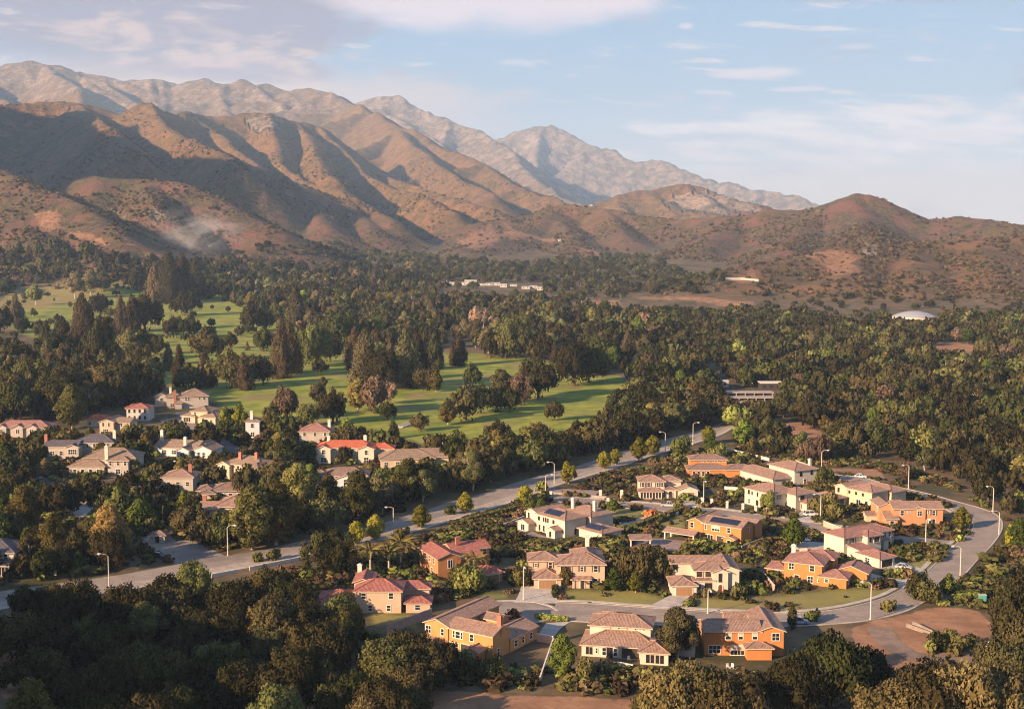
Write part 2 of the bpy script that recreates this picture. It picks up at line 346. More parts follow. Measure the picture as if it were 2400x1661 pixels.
LAWNS = [[(1640,1400),(1785,1398),(1800,1426),(1640,1428)],[(1120,1392),(1180,1388),(1185,1402),(1130,1404)],[(1540,1225),(1600,1208),(1610,1250),(1560,1258)],[(860,1432),(960,1440),(980,1470),(880,1462)],[(1330,1385),(1480,1378),(1560,1400),(1570,1412),(1490,1420),(1330,1408)],[(1790,1400),(1990,1378),(2095,1378),(2080,1392),(2020,1412),(1930,1430),(1820,1430)],
         [(1810,1198),(1850,1192),(1890,1194),(1870,1206),(1840,1208)],[(1395,1190),(1540,1196),(1490,1215),(1400,1222)],[(2130,1320),(2190,1290),(2180,1330),(2140,1345)]]
for L in LAWNS: cover[:, 0] = np.maximum(cover[:, 0], 0.85*soft(L))
DIRT = [[(2000,1470),(2080,1450),(2180,1425),(2290,1430),(2330,1470),(2310,1530),(2200,1560),(2060,1580),(2010,1520)],
        [(1810,1010),(1860,985),(1900,1000),(1960,1030),(1900,1040),(1820,1030)],[(1980,1000),(2030,990),(2070,1010),(2030,1025),(1990,1020)],
        [(1480,695),(1600,692),(1740,703),(1790,716),(1740,722),(1600,706),(1490,703)],[(1370,700),(1450,705),(1480,718),(1380,718)],
        [(320,585),(420,588),(590,598),(590,625),(540,640),(500,610),(420,604),(330,605)],[(80,500),(130,495),(140,545),(95,548)],[(140,548),(190,543),(280,570),(270,580),(190,560)],
        [(1900,590),(1960,580),(2010,600),(2020,640),(1950,650),(1930,640)],[(1710,650),(1780,625),(1790,655),(1720,668)],[(2190,808),(2240,800),(2300,812),(2270,835),(2210,830)],
        [(2080,755),(2150,745),(2190,760),(2140,770)],[(1060,565),(1150,520),(1170,560),(1120,590)],[(1180,535),(1300,560),(1290,572),(1180,555)],[(1350,580),(1420,590),(1410,605),(1360,600)],
        [(600,1661),(680,1645),(1000,1620),(1300,1630),(1700,1640),(1900,1661),(1900,1760),(600,1760)],[(0,1480),(60,1480),(80,1600),(0,1640)],
        [(1800,1090),(2060,1100),(2080,1120),(1960,1102),(1900,1100)],[(1230,1280),(1260,1278),(1250,1292)],[(975,596),(1000,600),(1068,618),(1064,624),(998,607)],[(1150,548),(1230,556),(1228,562),(1150,555)],[(1290,478),(1350,482),(1348,487),(1290,484)],[(1165,508),(1190,512),(1215,560),(1195,566)],[(1900,740),(1960,735),(1990,745),(1930,752)]]
for L in DIRT: cover[:, 1] = np.maximum(cover[:, 1], soft(L))
cover[:, 1] *= np.where(V[:, 1] > 1250, 0.66, 1.0)
hgt = V[:, 2]-valley(V[:, 0], V[:, 1])
cover[:, 2] = np.clip(hgt/20, 0, 1)*infront
rock = np.zeros(len(V))
farR = (V[:, 1] > 4700*KD); rock[farR] = 0.62; rock[V[:, 1] > 5300*KD] = 0.8
for L in [[(352,500),(385,480),(400,505),(385,520)],[(1560,470),(1640,440),(1760,470),(1780,495),(1700,500),(1560,490)],[(2010,560),(2060,575),(2050,600),(1990,590)],[(560,275),(640,275),(660,300),(600,310)],
          [(830,470),(900,480),(880,500)]]:
    rock[in_poly(vpx, vpy, L) & infront] = 0.9
cover[:, 3] = rock
cover2[:, 0] = np.maximum(np.clip(hgt/60, 0, 1)*sstep(1500*KD, 2300*KD, V[:, 1]), 0.6*soft([(1680,700),(1720,640),(1860,600),(2050,565),(2430,552),(2430,690),(2000,705)], 14.0))     # taller brush of the big slopes
for L in LAWNS: cover2[in_poly(vpx, vpy, L) & infront, 1] = 0.7
cover2[:, 1] += in_poly(vpx, vpy, [(-50,690),(60,660),(230,650),(240,690),(120,720),(-50,735)]) & infront
idx = np.arange(nr*na).reshape(nr, na)
F = np.stack([idx[:-1, :-1], idx[:-1, 1:], idx[1:, 1:], idx[1:, :-1]], -1).reshape(-1, 4)[:, ::-1].copy()

def mat(name):
    m = bpy.data.materials.new(name); m.use_nodes = True; t = NT(m.node_tree); b = m.node_tree.nodes['Principled BSDF']
    b.inputs['Specular IOR Level'].default_value = 0.2; b.inputs['Roughness'].default_value = 0.9
    return m, t, b
m_ground, t, b = mat('valley ground')
geo = t.new('ShaderNodeNewGeometry'); pos = geo.outputs['Position']
at0 = t.new('ShaderNodeAttribute', attribute_name='cover'); at2 = t.new('ShaderNodeAttribute', attribute_name='cover2')
sp = t.new('ShaderNodeSeparateColor'); t.link(at0.outputs['Color'], sp.inputs[0]); sp2 = t.new('ShaderNodeSeparateColor'); t.link(at2.outputs['Color'], sp2.inputs[0])
n1 = t.noise(pos, 0.02, 6, 0.6); n2 = t.noise(pos, 0.11, 6, 0.65); n3 = t.noise(pos, 0.55, 4, 0.6); nbig = t.noise(pos, 0.0045, 5, 0.6)
dry = t.mix(t.smooth(n2, 0.35, 0.65), (0.085, 0.060, 0.034, 1), (0.17, 0.115, 0.062, 1))
dry = t.mix(t.smooth(n1, 0.42, 0.62), dry, (0.060, 0.056, 0.022, 1)); dry = t.mix(t.math('MULTIPLY', t.smooth(t.noise(pos, 0.07, 5, 0.65), 0.52, 0.66), 0.8), dry, (0.17, 0.098, 0.052, 1))
turfc = t.mix(t.smooth(t.math('ADD', t.math('MULTIPLY', n2, 0.45), t.math('MULTIPLY', t.noise(pos, 0.035, 5, 0.65), 0.55)), 0.36, 0.64), (0.110, 0.155, 0.018, 1), (0.300, 0.290, 0.045, 1))
turfc = t.mix(t.math('MULTIPLY', t.smooth(t.noise(pos, 0.028, 5, 0.65, 0.8), 0.50, 0.66), 0.85), turfc, (0.22, 0.155, 0.07, 1))
turfc = t.mix(t.math('MULTIPLY', sp2.outputs[1], 0.85), turfc, (0.26, 0.20, 0.075, 1))
dirt = t.mix(t.smooth(n2, 0.3, 0.7), (0.22, 0.115, 0.062, 1), (0.36, 0.19, 0.105, 1))
dirt = t.mix(t.math('MULTIPLY', t.smooth(n3, 0.5, 0.75), 0.6), dirt, (0.15, 0.09, 0.055, 1))
brush = t.mix(t.smooth(n2, 0.40, 0.62), (0.062, 0.048, 0.026, 1), (0.150, 0.095, 0.050, 1))
brush = t.mix(t.math('MULTIPLY', t.smooth(t.noise(pos, 0.012, 5, 0.6), 0.48, 0.60), 0.7), brush, (0.125, 0.095, 0.036, 1)); brush = t.mix(t.math('MULTIPLY', t.smooth(t.noise(pos, 0.09, 6, 0.75), 0.50, 0.60), 0.7), brush, (0.034, 0.033, 0.015, 1))
brush = t.mix(t.math('MULTIPLY', t.smooth(n1, 0.44, 0.64), 0.8), brush, (0.185, 0.082, 0.060, 1))
brush = t.mix(t.math('MULTIPLY', t.smooth(t.noise(pos, 0.035, 6, 0.7), 0.62, 0.70), 0.7), brush, (0.34, 0.22, 0.13, 1))
tall = t.mix(t.smooth(n1, 0.35, 0.65), (0.130, 0.078, 0.028, 1), (0.250, 0.132, 0.046, 1))
tall = t.mix(t.math('MULTIPLY', t.smooth(nbig, 0.5, 0.66), 0.75), tall, (0.24, 0.110, 0.062, 1))
tall = t.mix(t.math('MULTIPLY', t.smooth(t.noise(pos, 0.05, 7, 0.8), 0.47, 0.60), 0.8), tall, (0.050, 0.044, 0.020, 1))
rockc = t.mix(t.smooth(t.noise(pos, 0.012, 7, 0.7), 0.42, 0.60), (0.125, 0.100, 0.072, 1), (0.30, 0.215, 0.160, 1))
bmk = t.math('MULTIPLY', sp.outputs[2], t.smooth(t.math('ADD', sp.outputs[2], t.math('SUBTRACT', n2, 0.5)), 0.15, 0.5))
c = t.mix(sp.outputs[0], dry, turfc); c = t.mix(bmk, c, brush); c = t.mix(t.math('MULTIPLY', sp2.outputs[0], 0.9), c, tall)
dm = t.smooth(t.math('ADD', sp.outputs[1], t.math('ADD', t.math('MULTIPLY', t.math('SUBTRACT', n3, 0.5), 0.6), t.math('MULTIPLY', t.math('SUBTRACT', n2, 0.5), 1.0))), 0.3, 0.7); c = t.mix(dm, c, dirt)
rm = t.smooth(t.math('ADD', at0.outputs['Alpha'], t.math('MULTIPLY', t.math('SUBTRACT', t.noise(pos, 0.03, 5, 0.7), 0.5), 1.4)), 0.45, 0.75); c = t.mix(rm, c, rockc)
t.link(c, b.inputs['Base Color'])
bp = t.new('ShaderNodeBump'); bp.inputs['Strength'].default_value = 0.9; bp.inputs['Distance'].default_value = 1.0
hb = t.math('ADD', t.math('ADD', t.math('MULTIPLY', n2, 7.0), t.math('MULTIPLY', n3, 2.2)), t.math('MULTIPLY', t.math('MULTIPLY', t.noise(pos, 0.022, 5, 0.65), at0.outputs['Alpha']), 40.0)); hb = t.math('MULTIPLY', hb, t.math('ADD', t.math('MULTIPLY', sp.outputs[2], 1.0), 0.05))
t.link(hb, bp.inputs['Height']); t.link(bp.outputs[0], b.inputs['Normal'])
me = mesh_np('terrain', V, F, [m_ground], True)
a_ = me.color_attributes.new('cover', 'FLOAT_COLOR', 'POINT'); a_.data.foreach_set('color', cover.ravel())
c4 = np.ones((len(V), 4), np.float32); c4[:, :2] = cover2[:, :2]
a_ = me.color_attributes.new('cover2', 'FLOAT_COLOR', 'POINT'); a_.data.foreach_set('color', c4.ravel())
tag(obj('terrain', me), 'valley floor rising to brown foothills and mountain ranges', kind='structure')

# ------------------------------------------------------------------ haze: one box of even pale air
HAZE = 5.2e-5
mh = bpy.data.materials.new('valley haze'); mh.use_nodes = True; t = NT(mh.node_tree); t.n.clear()
o_ = t.new('ShaderNodeOutputMaterial'); pv = t.new('ShaderNodeVolumePrincipled'); pv.inputs['Color'].default_value = (0.52, 0.73, 1.0, 1)
pv.inputs['Density'].default_value = HAZE; pv.inputs['Anisotropy'].default_value = 0.0; t.link(pv.outputs[0], o_.inputs['Volume'])
hm = MB(); hm.box(-9500, 9500, -3000, 15200, float(TZ.min())-3, float(TZ.max())+60)
ho = hm.build('haze', mh); tag(ho, 'thin pale haze over the valley and mountains', kind='stuff')
# ------------------------------------------------------------------ roads, kerbs, pavements, driveways
def flatmat(name, c1, c2, scale=0.4, c3=None, rough=0.9):
    m, t, b = mat(name); geo = t.new('ShaderNodeNewGeometry'); p = geo.outputs['Position']
    c = t.mix(t.smooth(t.noise(p, scale, 5, 0.65), 0.35, 0.65), (*c1, 1), (*c2, 1))
    if c3: c = t.mix(t.math('MULTIPLY', t.smooth(t.noise(p, scale*0.22, 5, 0.6), 0.52, 0.66), 0.8), c, (*c3, 1))
    f = t.noise(p, scale*9, 2, 0.5); c = t.mix(0.35, c, t.ramp(f, [(0.3, (0.3, 0.3, 0.3)), (0.7, (0.75, 0.75, 0.75))]), 'OVERLAY')
    t.link(c, b.inputs['Base Color']); b.inputs['Roughness'].default_value = rough; return m
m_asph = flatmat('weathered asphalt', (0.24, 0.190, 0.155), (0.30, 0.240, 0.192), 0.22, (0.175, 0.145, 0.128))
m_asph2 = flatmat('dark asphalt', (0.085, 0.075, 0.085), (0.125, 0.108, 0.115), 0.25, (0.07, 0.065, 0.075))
m_conc = flatmat('pale concrete', (0.36, 0.31, 0.27), (0.46, 0.40, 0.34), 0.5, (0.30, 0.26, 0.23))
m_granite = flatmat('tan gravel path', (0.30, 0.235, 0.175), (0.40, 0.315, 0.24), 0.4, (0.23, 0.19, 0.14))
m_pave = flatmat('brick paving', (0.24, 0.17, 0.15), (0.31, 0.22, 0.19), 0.8, (0.20, 0.15, 0.14))
def resample(P, n):
    L = np.r_[0, np.cumsum(np.linalg.norm(np.diff(P[:, :2], axis=0), axis=1))]
    t = np.linspace(0, L[-1], n); return np.stack([np.interp(t, L, P[:, i]) for i in range(2)], 1)
def smoothline(P, it=2):
    for _ in range(it):
        q = [P[0]]
        for a, b in zip(P[:-1], P[1:]): q += [a*0.75+b*0.25, a*0.25+b*0.75]
        P = np.array(q + [P[-1]])
    return P
def wline(px): return smoothline(at(np.array(px, float)[:, 0], np.array(px, float)[:, 1])[:, :2])
ROADS = []                                                        # footprints that trees and shrubs keep off
def strip(name, A_, B_, m, dz, label, m_across=4, sub=None, keep=True):
    n = max(8, int(np.linalg.norm(np.diff(A_, axis=0), axis=1).sum()/3)); a = resample(A_, n); b_ = resample(B_, n)
    s_ = np.linspace(0, 1, m_across+1)[None, :, None]; g = a[:, None]*(1-s_) + b_[:, None]*s_
    z = ground(g[..., 0], g[..., 1]) + dz; v = np.concatenate([g, z[..., None]], -1)
    k = np.arange(n*(m_across+1)).reshape(n, m_across+1)
    f = np.stack([k[:-1, :-1], k[1:, :-1], k[1:, 1:], k[:-1, 1:]], -1).reshape(-1, 4)
    v = v.reshape(-1, 3); q = v[f[0]]
    if np.cross(q[1]-q[0], q[2]-q[0])[2] < 0: f = f[:, ::-1].copy()
    if keep: ROADS.append(np.r_[a, b_[::-1]])
    return tag(obj(name, mesh_np(name, v, f, [m], True)), label, kind='structure')
def offset(P, d):
    T = np.gradient(P, axis=0); T /= np.linalg.norm(T, axis=1)[:, None]+1e-9
    return P + np.stack([-T[:, 1], T[:, 0]], 1)*d
def road_c(name, px, width, m, dz, label):
    P = resample(wline(px), 40); return strip(name, offset(P, width/2), offset(P, -width/2), m, dz, label)
def raised(name, P, d0, d1, h, m, label):
    """a raised ribbon (kerb or pavement) that follows an edge"""
    n = max(6, int(np.linalg.norm(np.diff(P, axis=0), axis=1).sum()/2)); P = resample(P, n); a, b_ = offset(P, d0), offset(P, d1); bm = MB()
    za, zb = ground(a[:, 0], a[:, 1]), ground(b_[:, 0], b_[:, 1])
    for i in range(n-1):
        A0, A1 = (*a[i], za[i]+h), (*a[i+1], za[i+1]+h); B0, B1 = (*b_[i], zb[i]+h), (*b_[i+1], zb[i+1]+h)
        dn = lambda p: (p[0], p[1], p[2]-h-0.3)
        bm.face([A0, A1, B1, B0] if d1 < d0 else [B0, B1, A1, A0]); bm.face([A0, dn(A0), dn(A1), A1]); bm.face([B0, B1, dn(B1), dn(B0)])
    return tag(bm.build(name, m), label, kind='structure')
far_e = [(-120,1412),(0,1384),(184,1361),(312,1342),(507,1305),(600,1291),(710,1267),(808,1247),(898,1226),(1014,1189),(1075,1172),(1141,1153),(1210,1130),(1279,1110),(1348,1094),(1419,1069),(1522,1038),(1591,1021),(1670,1001),(1700,985)]
near_e = [(-120,1460),(0,1428),(184,1398),(300,1385),(500,1346),(628,1325),(710,1306),(831,1280),(898,1267),(1003,1238),(1114,1206),(1193,1181),(1289,1145),(1327,1133),(1396,1112),(1450,1096),(1522,1072),(1591,1051),(1690,1022),(1722,1000)]
FE, NE = resample(wline(far_e), 120), resample(wline(near_e), 120); ME = FE*0.36 + NE*0.64; ME2 = FE*0.08+NE*0.92
strip('main_road', FE, ME, m_asph, 0.05, 'wide grey asphalt road rising past the subdivision'); 
strip('roadside_path', ME, ME2, m_granite, 0.13, 'tan gravel strip planted with young trees beside the main road', keep=False)
raised('main_road_kerb', ME, 0.22, -0.22, 0.17, m_conc, 'pale concrete kerb of the main road'); raised('main_road_pavement', ME2, 0.9, -0.9, 0.16, m_conc, 'pale concrete pavement along the near side of the main road')
far2 = [(1303,1412),(1382,1414),(1488,1422),(1626,1431),(1760,1437),(1850,1439),(1953,1431),(2039,1413),(2098,1393),(2153,1355),(2181,1334),(2215,1296),(2263,1258),(2286,1238),(2277,1214),(2229,1193),(2195,1172),(2091,1145),(1995,1127),(1919,1127)]
near2 = [(1290,1452),(1400,1458),(1500,1462),(1640,1468),(1760,1470),(1850,1468),(2002,1458),(2057,1450),(2136,1430),(2198,1386),(2246,1362),(2284,1317),(2332,1269),(2352,1232),(2339,1207),(2308,1193),(2236,1174),(2181,1158),(2070,1133),(2015,1116),(1919,1110)]
IN2, OUT2 = resample(wline(far2), 120), resample(wline(near2), 120)
strip('loop_road', IN2, OUT2, m_asph, 0.056, 'grey asphalt loop road curving round the right side of the subdivision')
raised('loop_road_pavement', IN2, 2.6, 1.2, 0.15, m_conc, 'pale pavement on the inner side of the loop road'); raised('loop_road_kerb', IN2, 0.3, -0.05, 0.14, m_conc, 'pale kerb on the inner side of the loop road')
raised('outer_kerb', OUT2, 0.05, -0.4, 0.15, m_conc, 'pale kerb on the outer side of the loop road')
# turning circle of the front street
cc = at1(1196, 1436); th = np.linspace(0, math.pi, 24)
strip('turning_circle', np.stack([cc.x-11.5*np.cos(th), cc.y+10*np.sin(th)], 1), np.stack([cc.x-11.5*np.cos(th), cc.y-10*np.sin(th)], 1), m_asph, 0.062, 'round end of the front street')
th = np.linspace(0.35, math.pi-0.1, 30); raised('circle_kerb', np.stack([cc.x-11.6*np.cos(th), cc.y+10.1*np.sin(th)], 1), 0.9, 0.02, 0.15, m_conc, 'pale kerb and pavement round the turning circle')
R3c = [(1285,1163),(1340,1172),(1440,1181),(1560,1190),(1650,1197),(1760,1211),(1860,1226),(1980,1246),(2100,1264),(2200,1272),(2232,1276)]
road_c('middle_street', R3c, 9.5, m_asph, 0.068, 'grey street crossing the middle of the subdivision')
P3 = resample(wline(R3c), 60); raised('middle_street_kerb', P3[:52], 5.0, 4.75, 0.14, m_conc, 'pale kerb on the far side of the middle street'); raised('middle_street_pavement', P3[:50], 7.4, 6.0, 0.13, m_conc, 'pale pavement on the far side of the middle street'); raised('middle_street_near_kerb', P3[:44], -4.75, -5.0, 0.14, m_conc, 'pale kerb on the near side of the middle street')
road_c('entry_court', [(1190,1140),(1250,1146),(1330,1152),(1400,1156)], 9, m_pave, 0.074, 'paved entry court beside the gate pillars')
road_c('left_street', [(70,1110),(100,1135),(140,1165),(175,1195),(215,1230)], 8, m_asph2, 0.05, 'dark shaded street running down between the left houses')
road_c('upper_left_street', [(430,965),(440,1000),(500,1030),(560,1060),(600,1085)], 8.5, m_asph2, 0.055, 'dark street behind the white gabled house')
P = resample(wline([(85,1100),(125,1140),(165,1172),(215,1210)]), 20); raised('left_street_pavement', offset(P, 3.4), 1.2, -0.6, 0.14, m_conc, 'sunlit pavement along the left street')
road_c('side_street', [(330,1270),(370,1270),(410,1280),(450,1300),(470,1312)], 15, m_asph, 0.066, 'side street opening on to the main road from the left')
def drive(name, L, Rr, m, label): strip(name, wline(L), wline(Rr), m, 0.08, label, 5)
drive('driveway', [(1222,1372),(1215,1395),(1205,1412)], [(1308,1375),(1306,1395),(1305,1414)], m_conc, 'wide concrete driveway of the cream house beside the turning circle')
drive('driveway', [(1584,1388),(1560,1400),(1515,1424)], [(1622,1388),(1612,1404),(1590,1428)], m_conc, 'pale concrete driveway of the cream house with a red door')
drive('driveway', [(1990,1345),(2040,1365),(2120,1378)], [(2000,1330),(2060,1350),(2150,1362)], m_conc, 'pale driveway of the orange house by the bend')
drive('driveway', [(2060,1333),(2100,1340),(2160,1352)], [(2085,1318),(2130,1322),(2175,1338)], m_conc, 'driveway with a parked silver car')
drive('driveway', [(1885,1192),(1870,1205),(1860,1220)], [(1920,1190),(1912,1208),(1900,1226)], m_conc, 'driveway with a parked white car')
drive('driveway', [(1586,1172),(1584,1180),(1580,1190)], [(1634,1174),(1638,1184),(1640,1196)], m_conc, 'short driveway of the house with an arched entry')
drive('driveway', [(1440,1232),(1490,1215),(1570,1196)], [(1460,1246),(1510,1230),(1600,1200)], m_conc, 'long pale driveway beside a clipped hedge')
drive('driveway', [(1262,1500),(1265,1480),(1280,1460)], [(1300,1490),(1315,1470),(1340,1456)], m_conc, 'concrete driveway beside the ochre house')
drive('driveway', [(1560,1470),(1575,1455),(1590,1450)], [(1615,1470),(1620,1460),(1625,1452)], m_conc, 'driveway behind the white house at the front')
drive('driveway', [(375,985),(400,1010),(430,1015)], [(430,975),(450,990),(470,1005)], m_pave, 'paved court between the beige houses')
drive('driveway', [(120,1180),(165,1200),(190,1215)], [(150,1150),(195,1175),(215,1195)], m_conc, 'paved forecourt beside the left street')
drive('patio', [(1480,1285),(1530,1290),(1600,1292)], [(1500,1262),(1560,1262),(1620,1270)], m_pave, 'paved patio behind the orange house')
drive('patio', [(1175,1250),(1230,1255),(1290,1262)], [(1180,1232),(1230,1238),(1260,1250)], m_pave, 'paved terrace beside the cream solar house')
drive('patio', [(1830,1298),(1880,1300),(1930,1298)], [(1840,1272),(1890,1268),(1940,1272)], m_conc, 'pale terrace with garden furniture')
road_c('dirt_track', [(2060,1470),(2085,1510),(2150,1545),(2240,1545),(2320,1525)], 6, flatmat('packed earth', (0.19, 0.135, 0.10), (0.26, 0.18, 0.13), 0.3, (0.15, 0.11, 0.085)), 0.06, 'pale dirt track round the lower side of the oval lot')
# ------------------------------------------------------------------ houses
def stucco(name, c, v=0.07):
    m, t, b = mat(name); geo = t.new('ShaderNodeNewGeometry'); p = geo.outputs['Position']
    d = tuple(x*(1-v*2.2) for x in c)
    cc_ = t.mix(t.smooth(t.noise(p, 0.45, 6, 0.65), 0.3, 0.7), (*d, 1), (*c, 1))
    cc_ = t.mix(t.math('MULTIPLY', t.smooth(t.noise(p, 3.0, 3, 0.6), 0.5, 0.75), 0.35), cc_, (*[x*0.86 for x in c], 1))
    t.link(cc_, b.inputs['Base Color']); return m
WALL = {'cream': stucco('cream stucco', (0.56, 0.44, 0.31)), 'white': stucco('off white stucco', (0.60, 0.52, 0.41)), 'pale': stucco('pale grey stucco', (0.52, 0.48, 0.44)),
        'orange': stucco('orange stucco', (0.50, 0.205, 0.070)), 'ochre': stucco('ochre stucco', (0.50, 0.255, 0.095)), 'salmon': stucco('salmon stucco', (0.52, 0.25, 0.13)),
        'peach': stucco('peach stucco', (0.55, 0.38, 0.27)), 'rust': stucco('rust stucco', (0.44, 0.20, 0.085)), 'beige': stucco('beige siding', (0.44, 0.38, 0.33)), 'lav': stucco('white siding', (0.58, 0.57, 0.58))}
def roofmat(name, c1, c2):
    m, t, b = mat(name); uv = t.new('ShaderNodeUVMap', uv_map='UVMap'); sx = t.new('ShaderNodeSeparateXYZ'); t.link(uv.outputs[0], sx.inputs[0])
    u, v = sx.outputs[0], sx.outputs[1]
    row = t.math('FLOOR', t.math('DIVIDE', v, 0.42)); colm = t.math('FLOOR', t.math('DIVIDE', u, 0.32))
    wn = t.new('ShaderNodeTexWhiteNoise', noise_dimensions='2D'); cb = t.new('ShaderNodeCombineXYZ'); t.link(colm, cb.inputs[0]); t.link(row, cb.inputs[1]); t.link(cb.outputs[0], wn.inputs[0])
    geo = t.new('ShaderNodeNewGeometry'); big = t.noise(geo.outputs['Position'], 0.35, 5, 0.65)
    f = t.math('ADD', t.math('MULTIPLY', wn.outputs[0], 0.55), t.math('MULTIPLY', big, 0.55), clamp=True)
    c = t.mix(t.smooth(f, 0.2, 0.9), (*c1, 1), (*c2, 1))
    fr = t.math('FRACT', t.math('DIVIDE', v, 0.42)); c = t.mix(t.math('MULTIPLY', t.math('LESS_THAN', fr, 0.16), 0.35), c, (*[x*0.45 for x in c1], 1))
    t.link(c, b.inputs['Base Color'])
    bp = t.new('ShaderNodeBump'); bp.inputs['Strength'].default_value = 0.8; bp.inputs['Distance'].default_value = 0.06
    h = t.math('ADD', t.math('ABSOLUTE', t.math('SINE', t.math('MULTIPLY', u, math.pi/0.32))), t.math('SUBTRACT', 1.0, fr)); t.link(h, bp.inputs['Height']); t.link(bp.outputs[0], b.inputs['Normal'])
    return m
ROOF = {'terra': roofmat('terracotta tiles', (0.245, 0.148, 0.108), (0.375, 0.235, 0.175)), 'red': roofmat('red clay tiles', (0.27, 0.095, 0.072), (0.41, 0.165, 0.125)),
        'bright': roofmat('orange red tiles', (0.42, 0.105, 0.055), (0.54, 0.16, 0.085)), 'tan': roofmat('tan tiles', (0.21, 0.145, 0.10), (0.33, 0.225, 0.16)),
        'brown': roofmat('weathered brown tiles', (0.19, 0.125, 0.10), (0.30, 0.19, 0.15)), 'slate': roofmat('dark slate', (0.085, 0.075, 0.085), (0.15, 0.125, 0.13)), 'rose': roofmat('rose brown tiles', (0.26, 0.13, 0.10), (0.38, 0.20, 0.16))}
def plain(name, c, rough=0.7, spec=0.3, metal=0.0):
    m, t, b = mat(name); b.inputs['Base Color'].default_value = (*c, 1); b.inputs['Roughness'].default_value = rough; b.inputs['Specular IOR Level'].default_value = spec; b.inputs['Metallic'].default_value = metal
    p = t.new('ShaderNodeNewGeometry').outputs['Position']; t.link(t.mix(t.math('MULTIPLY', t.noise(p, 1.7, 4, 0.6), 0.3), (*c, 1), (*[x*0.6 for x in c], 1)), b.inputs['Base Color']); return m
m_trim = plain('white painted trim', (0.72, 0.68, 0.60)); m_glass = plain('dark window glass', (0.022, 0.024, 0.03), 0.12, 0.5); m_blind = plain('pale blind', (0.50, 0.46, 0.38))
m_shut = plain('brown shutter', (0.13, 0.075, 0.05)); m_gdoor = plain('brown garage door', (0.30, 0.165, 0.085)); m_gshade = plain('painted garage shade', (0.03, 0.025, 0.022))
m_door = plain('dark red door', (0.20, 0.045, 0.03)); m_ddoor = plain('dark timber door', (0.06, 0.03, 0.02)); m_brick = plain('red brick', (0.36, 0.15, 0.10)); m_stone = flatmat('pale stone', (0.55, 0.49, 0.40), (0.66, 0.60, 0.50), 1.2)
m_solar = plain('blue black solar glass', (0.018, 0.02, 0.035), 0.18, 0.5); m_dark_shade = plain('dark and shade paint', (0.05, 0.04, 0.034)); m_metal = plain('galvanised metal', (0.46, 0.44, 0.41), 0.55, 0.4); m_fascia = plain('cream fascia', (0.55, 0.44, 0.33))  # the near-black tone paints shade where openings are not cut
_wc = {}
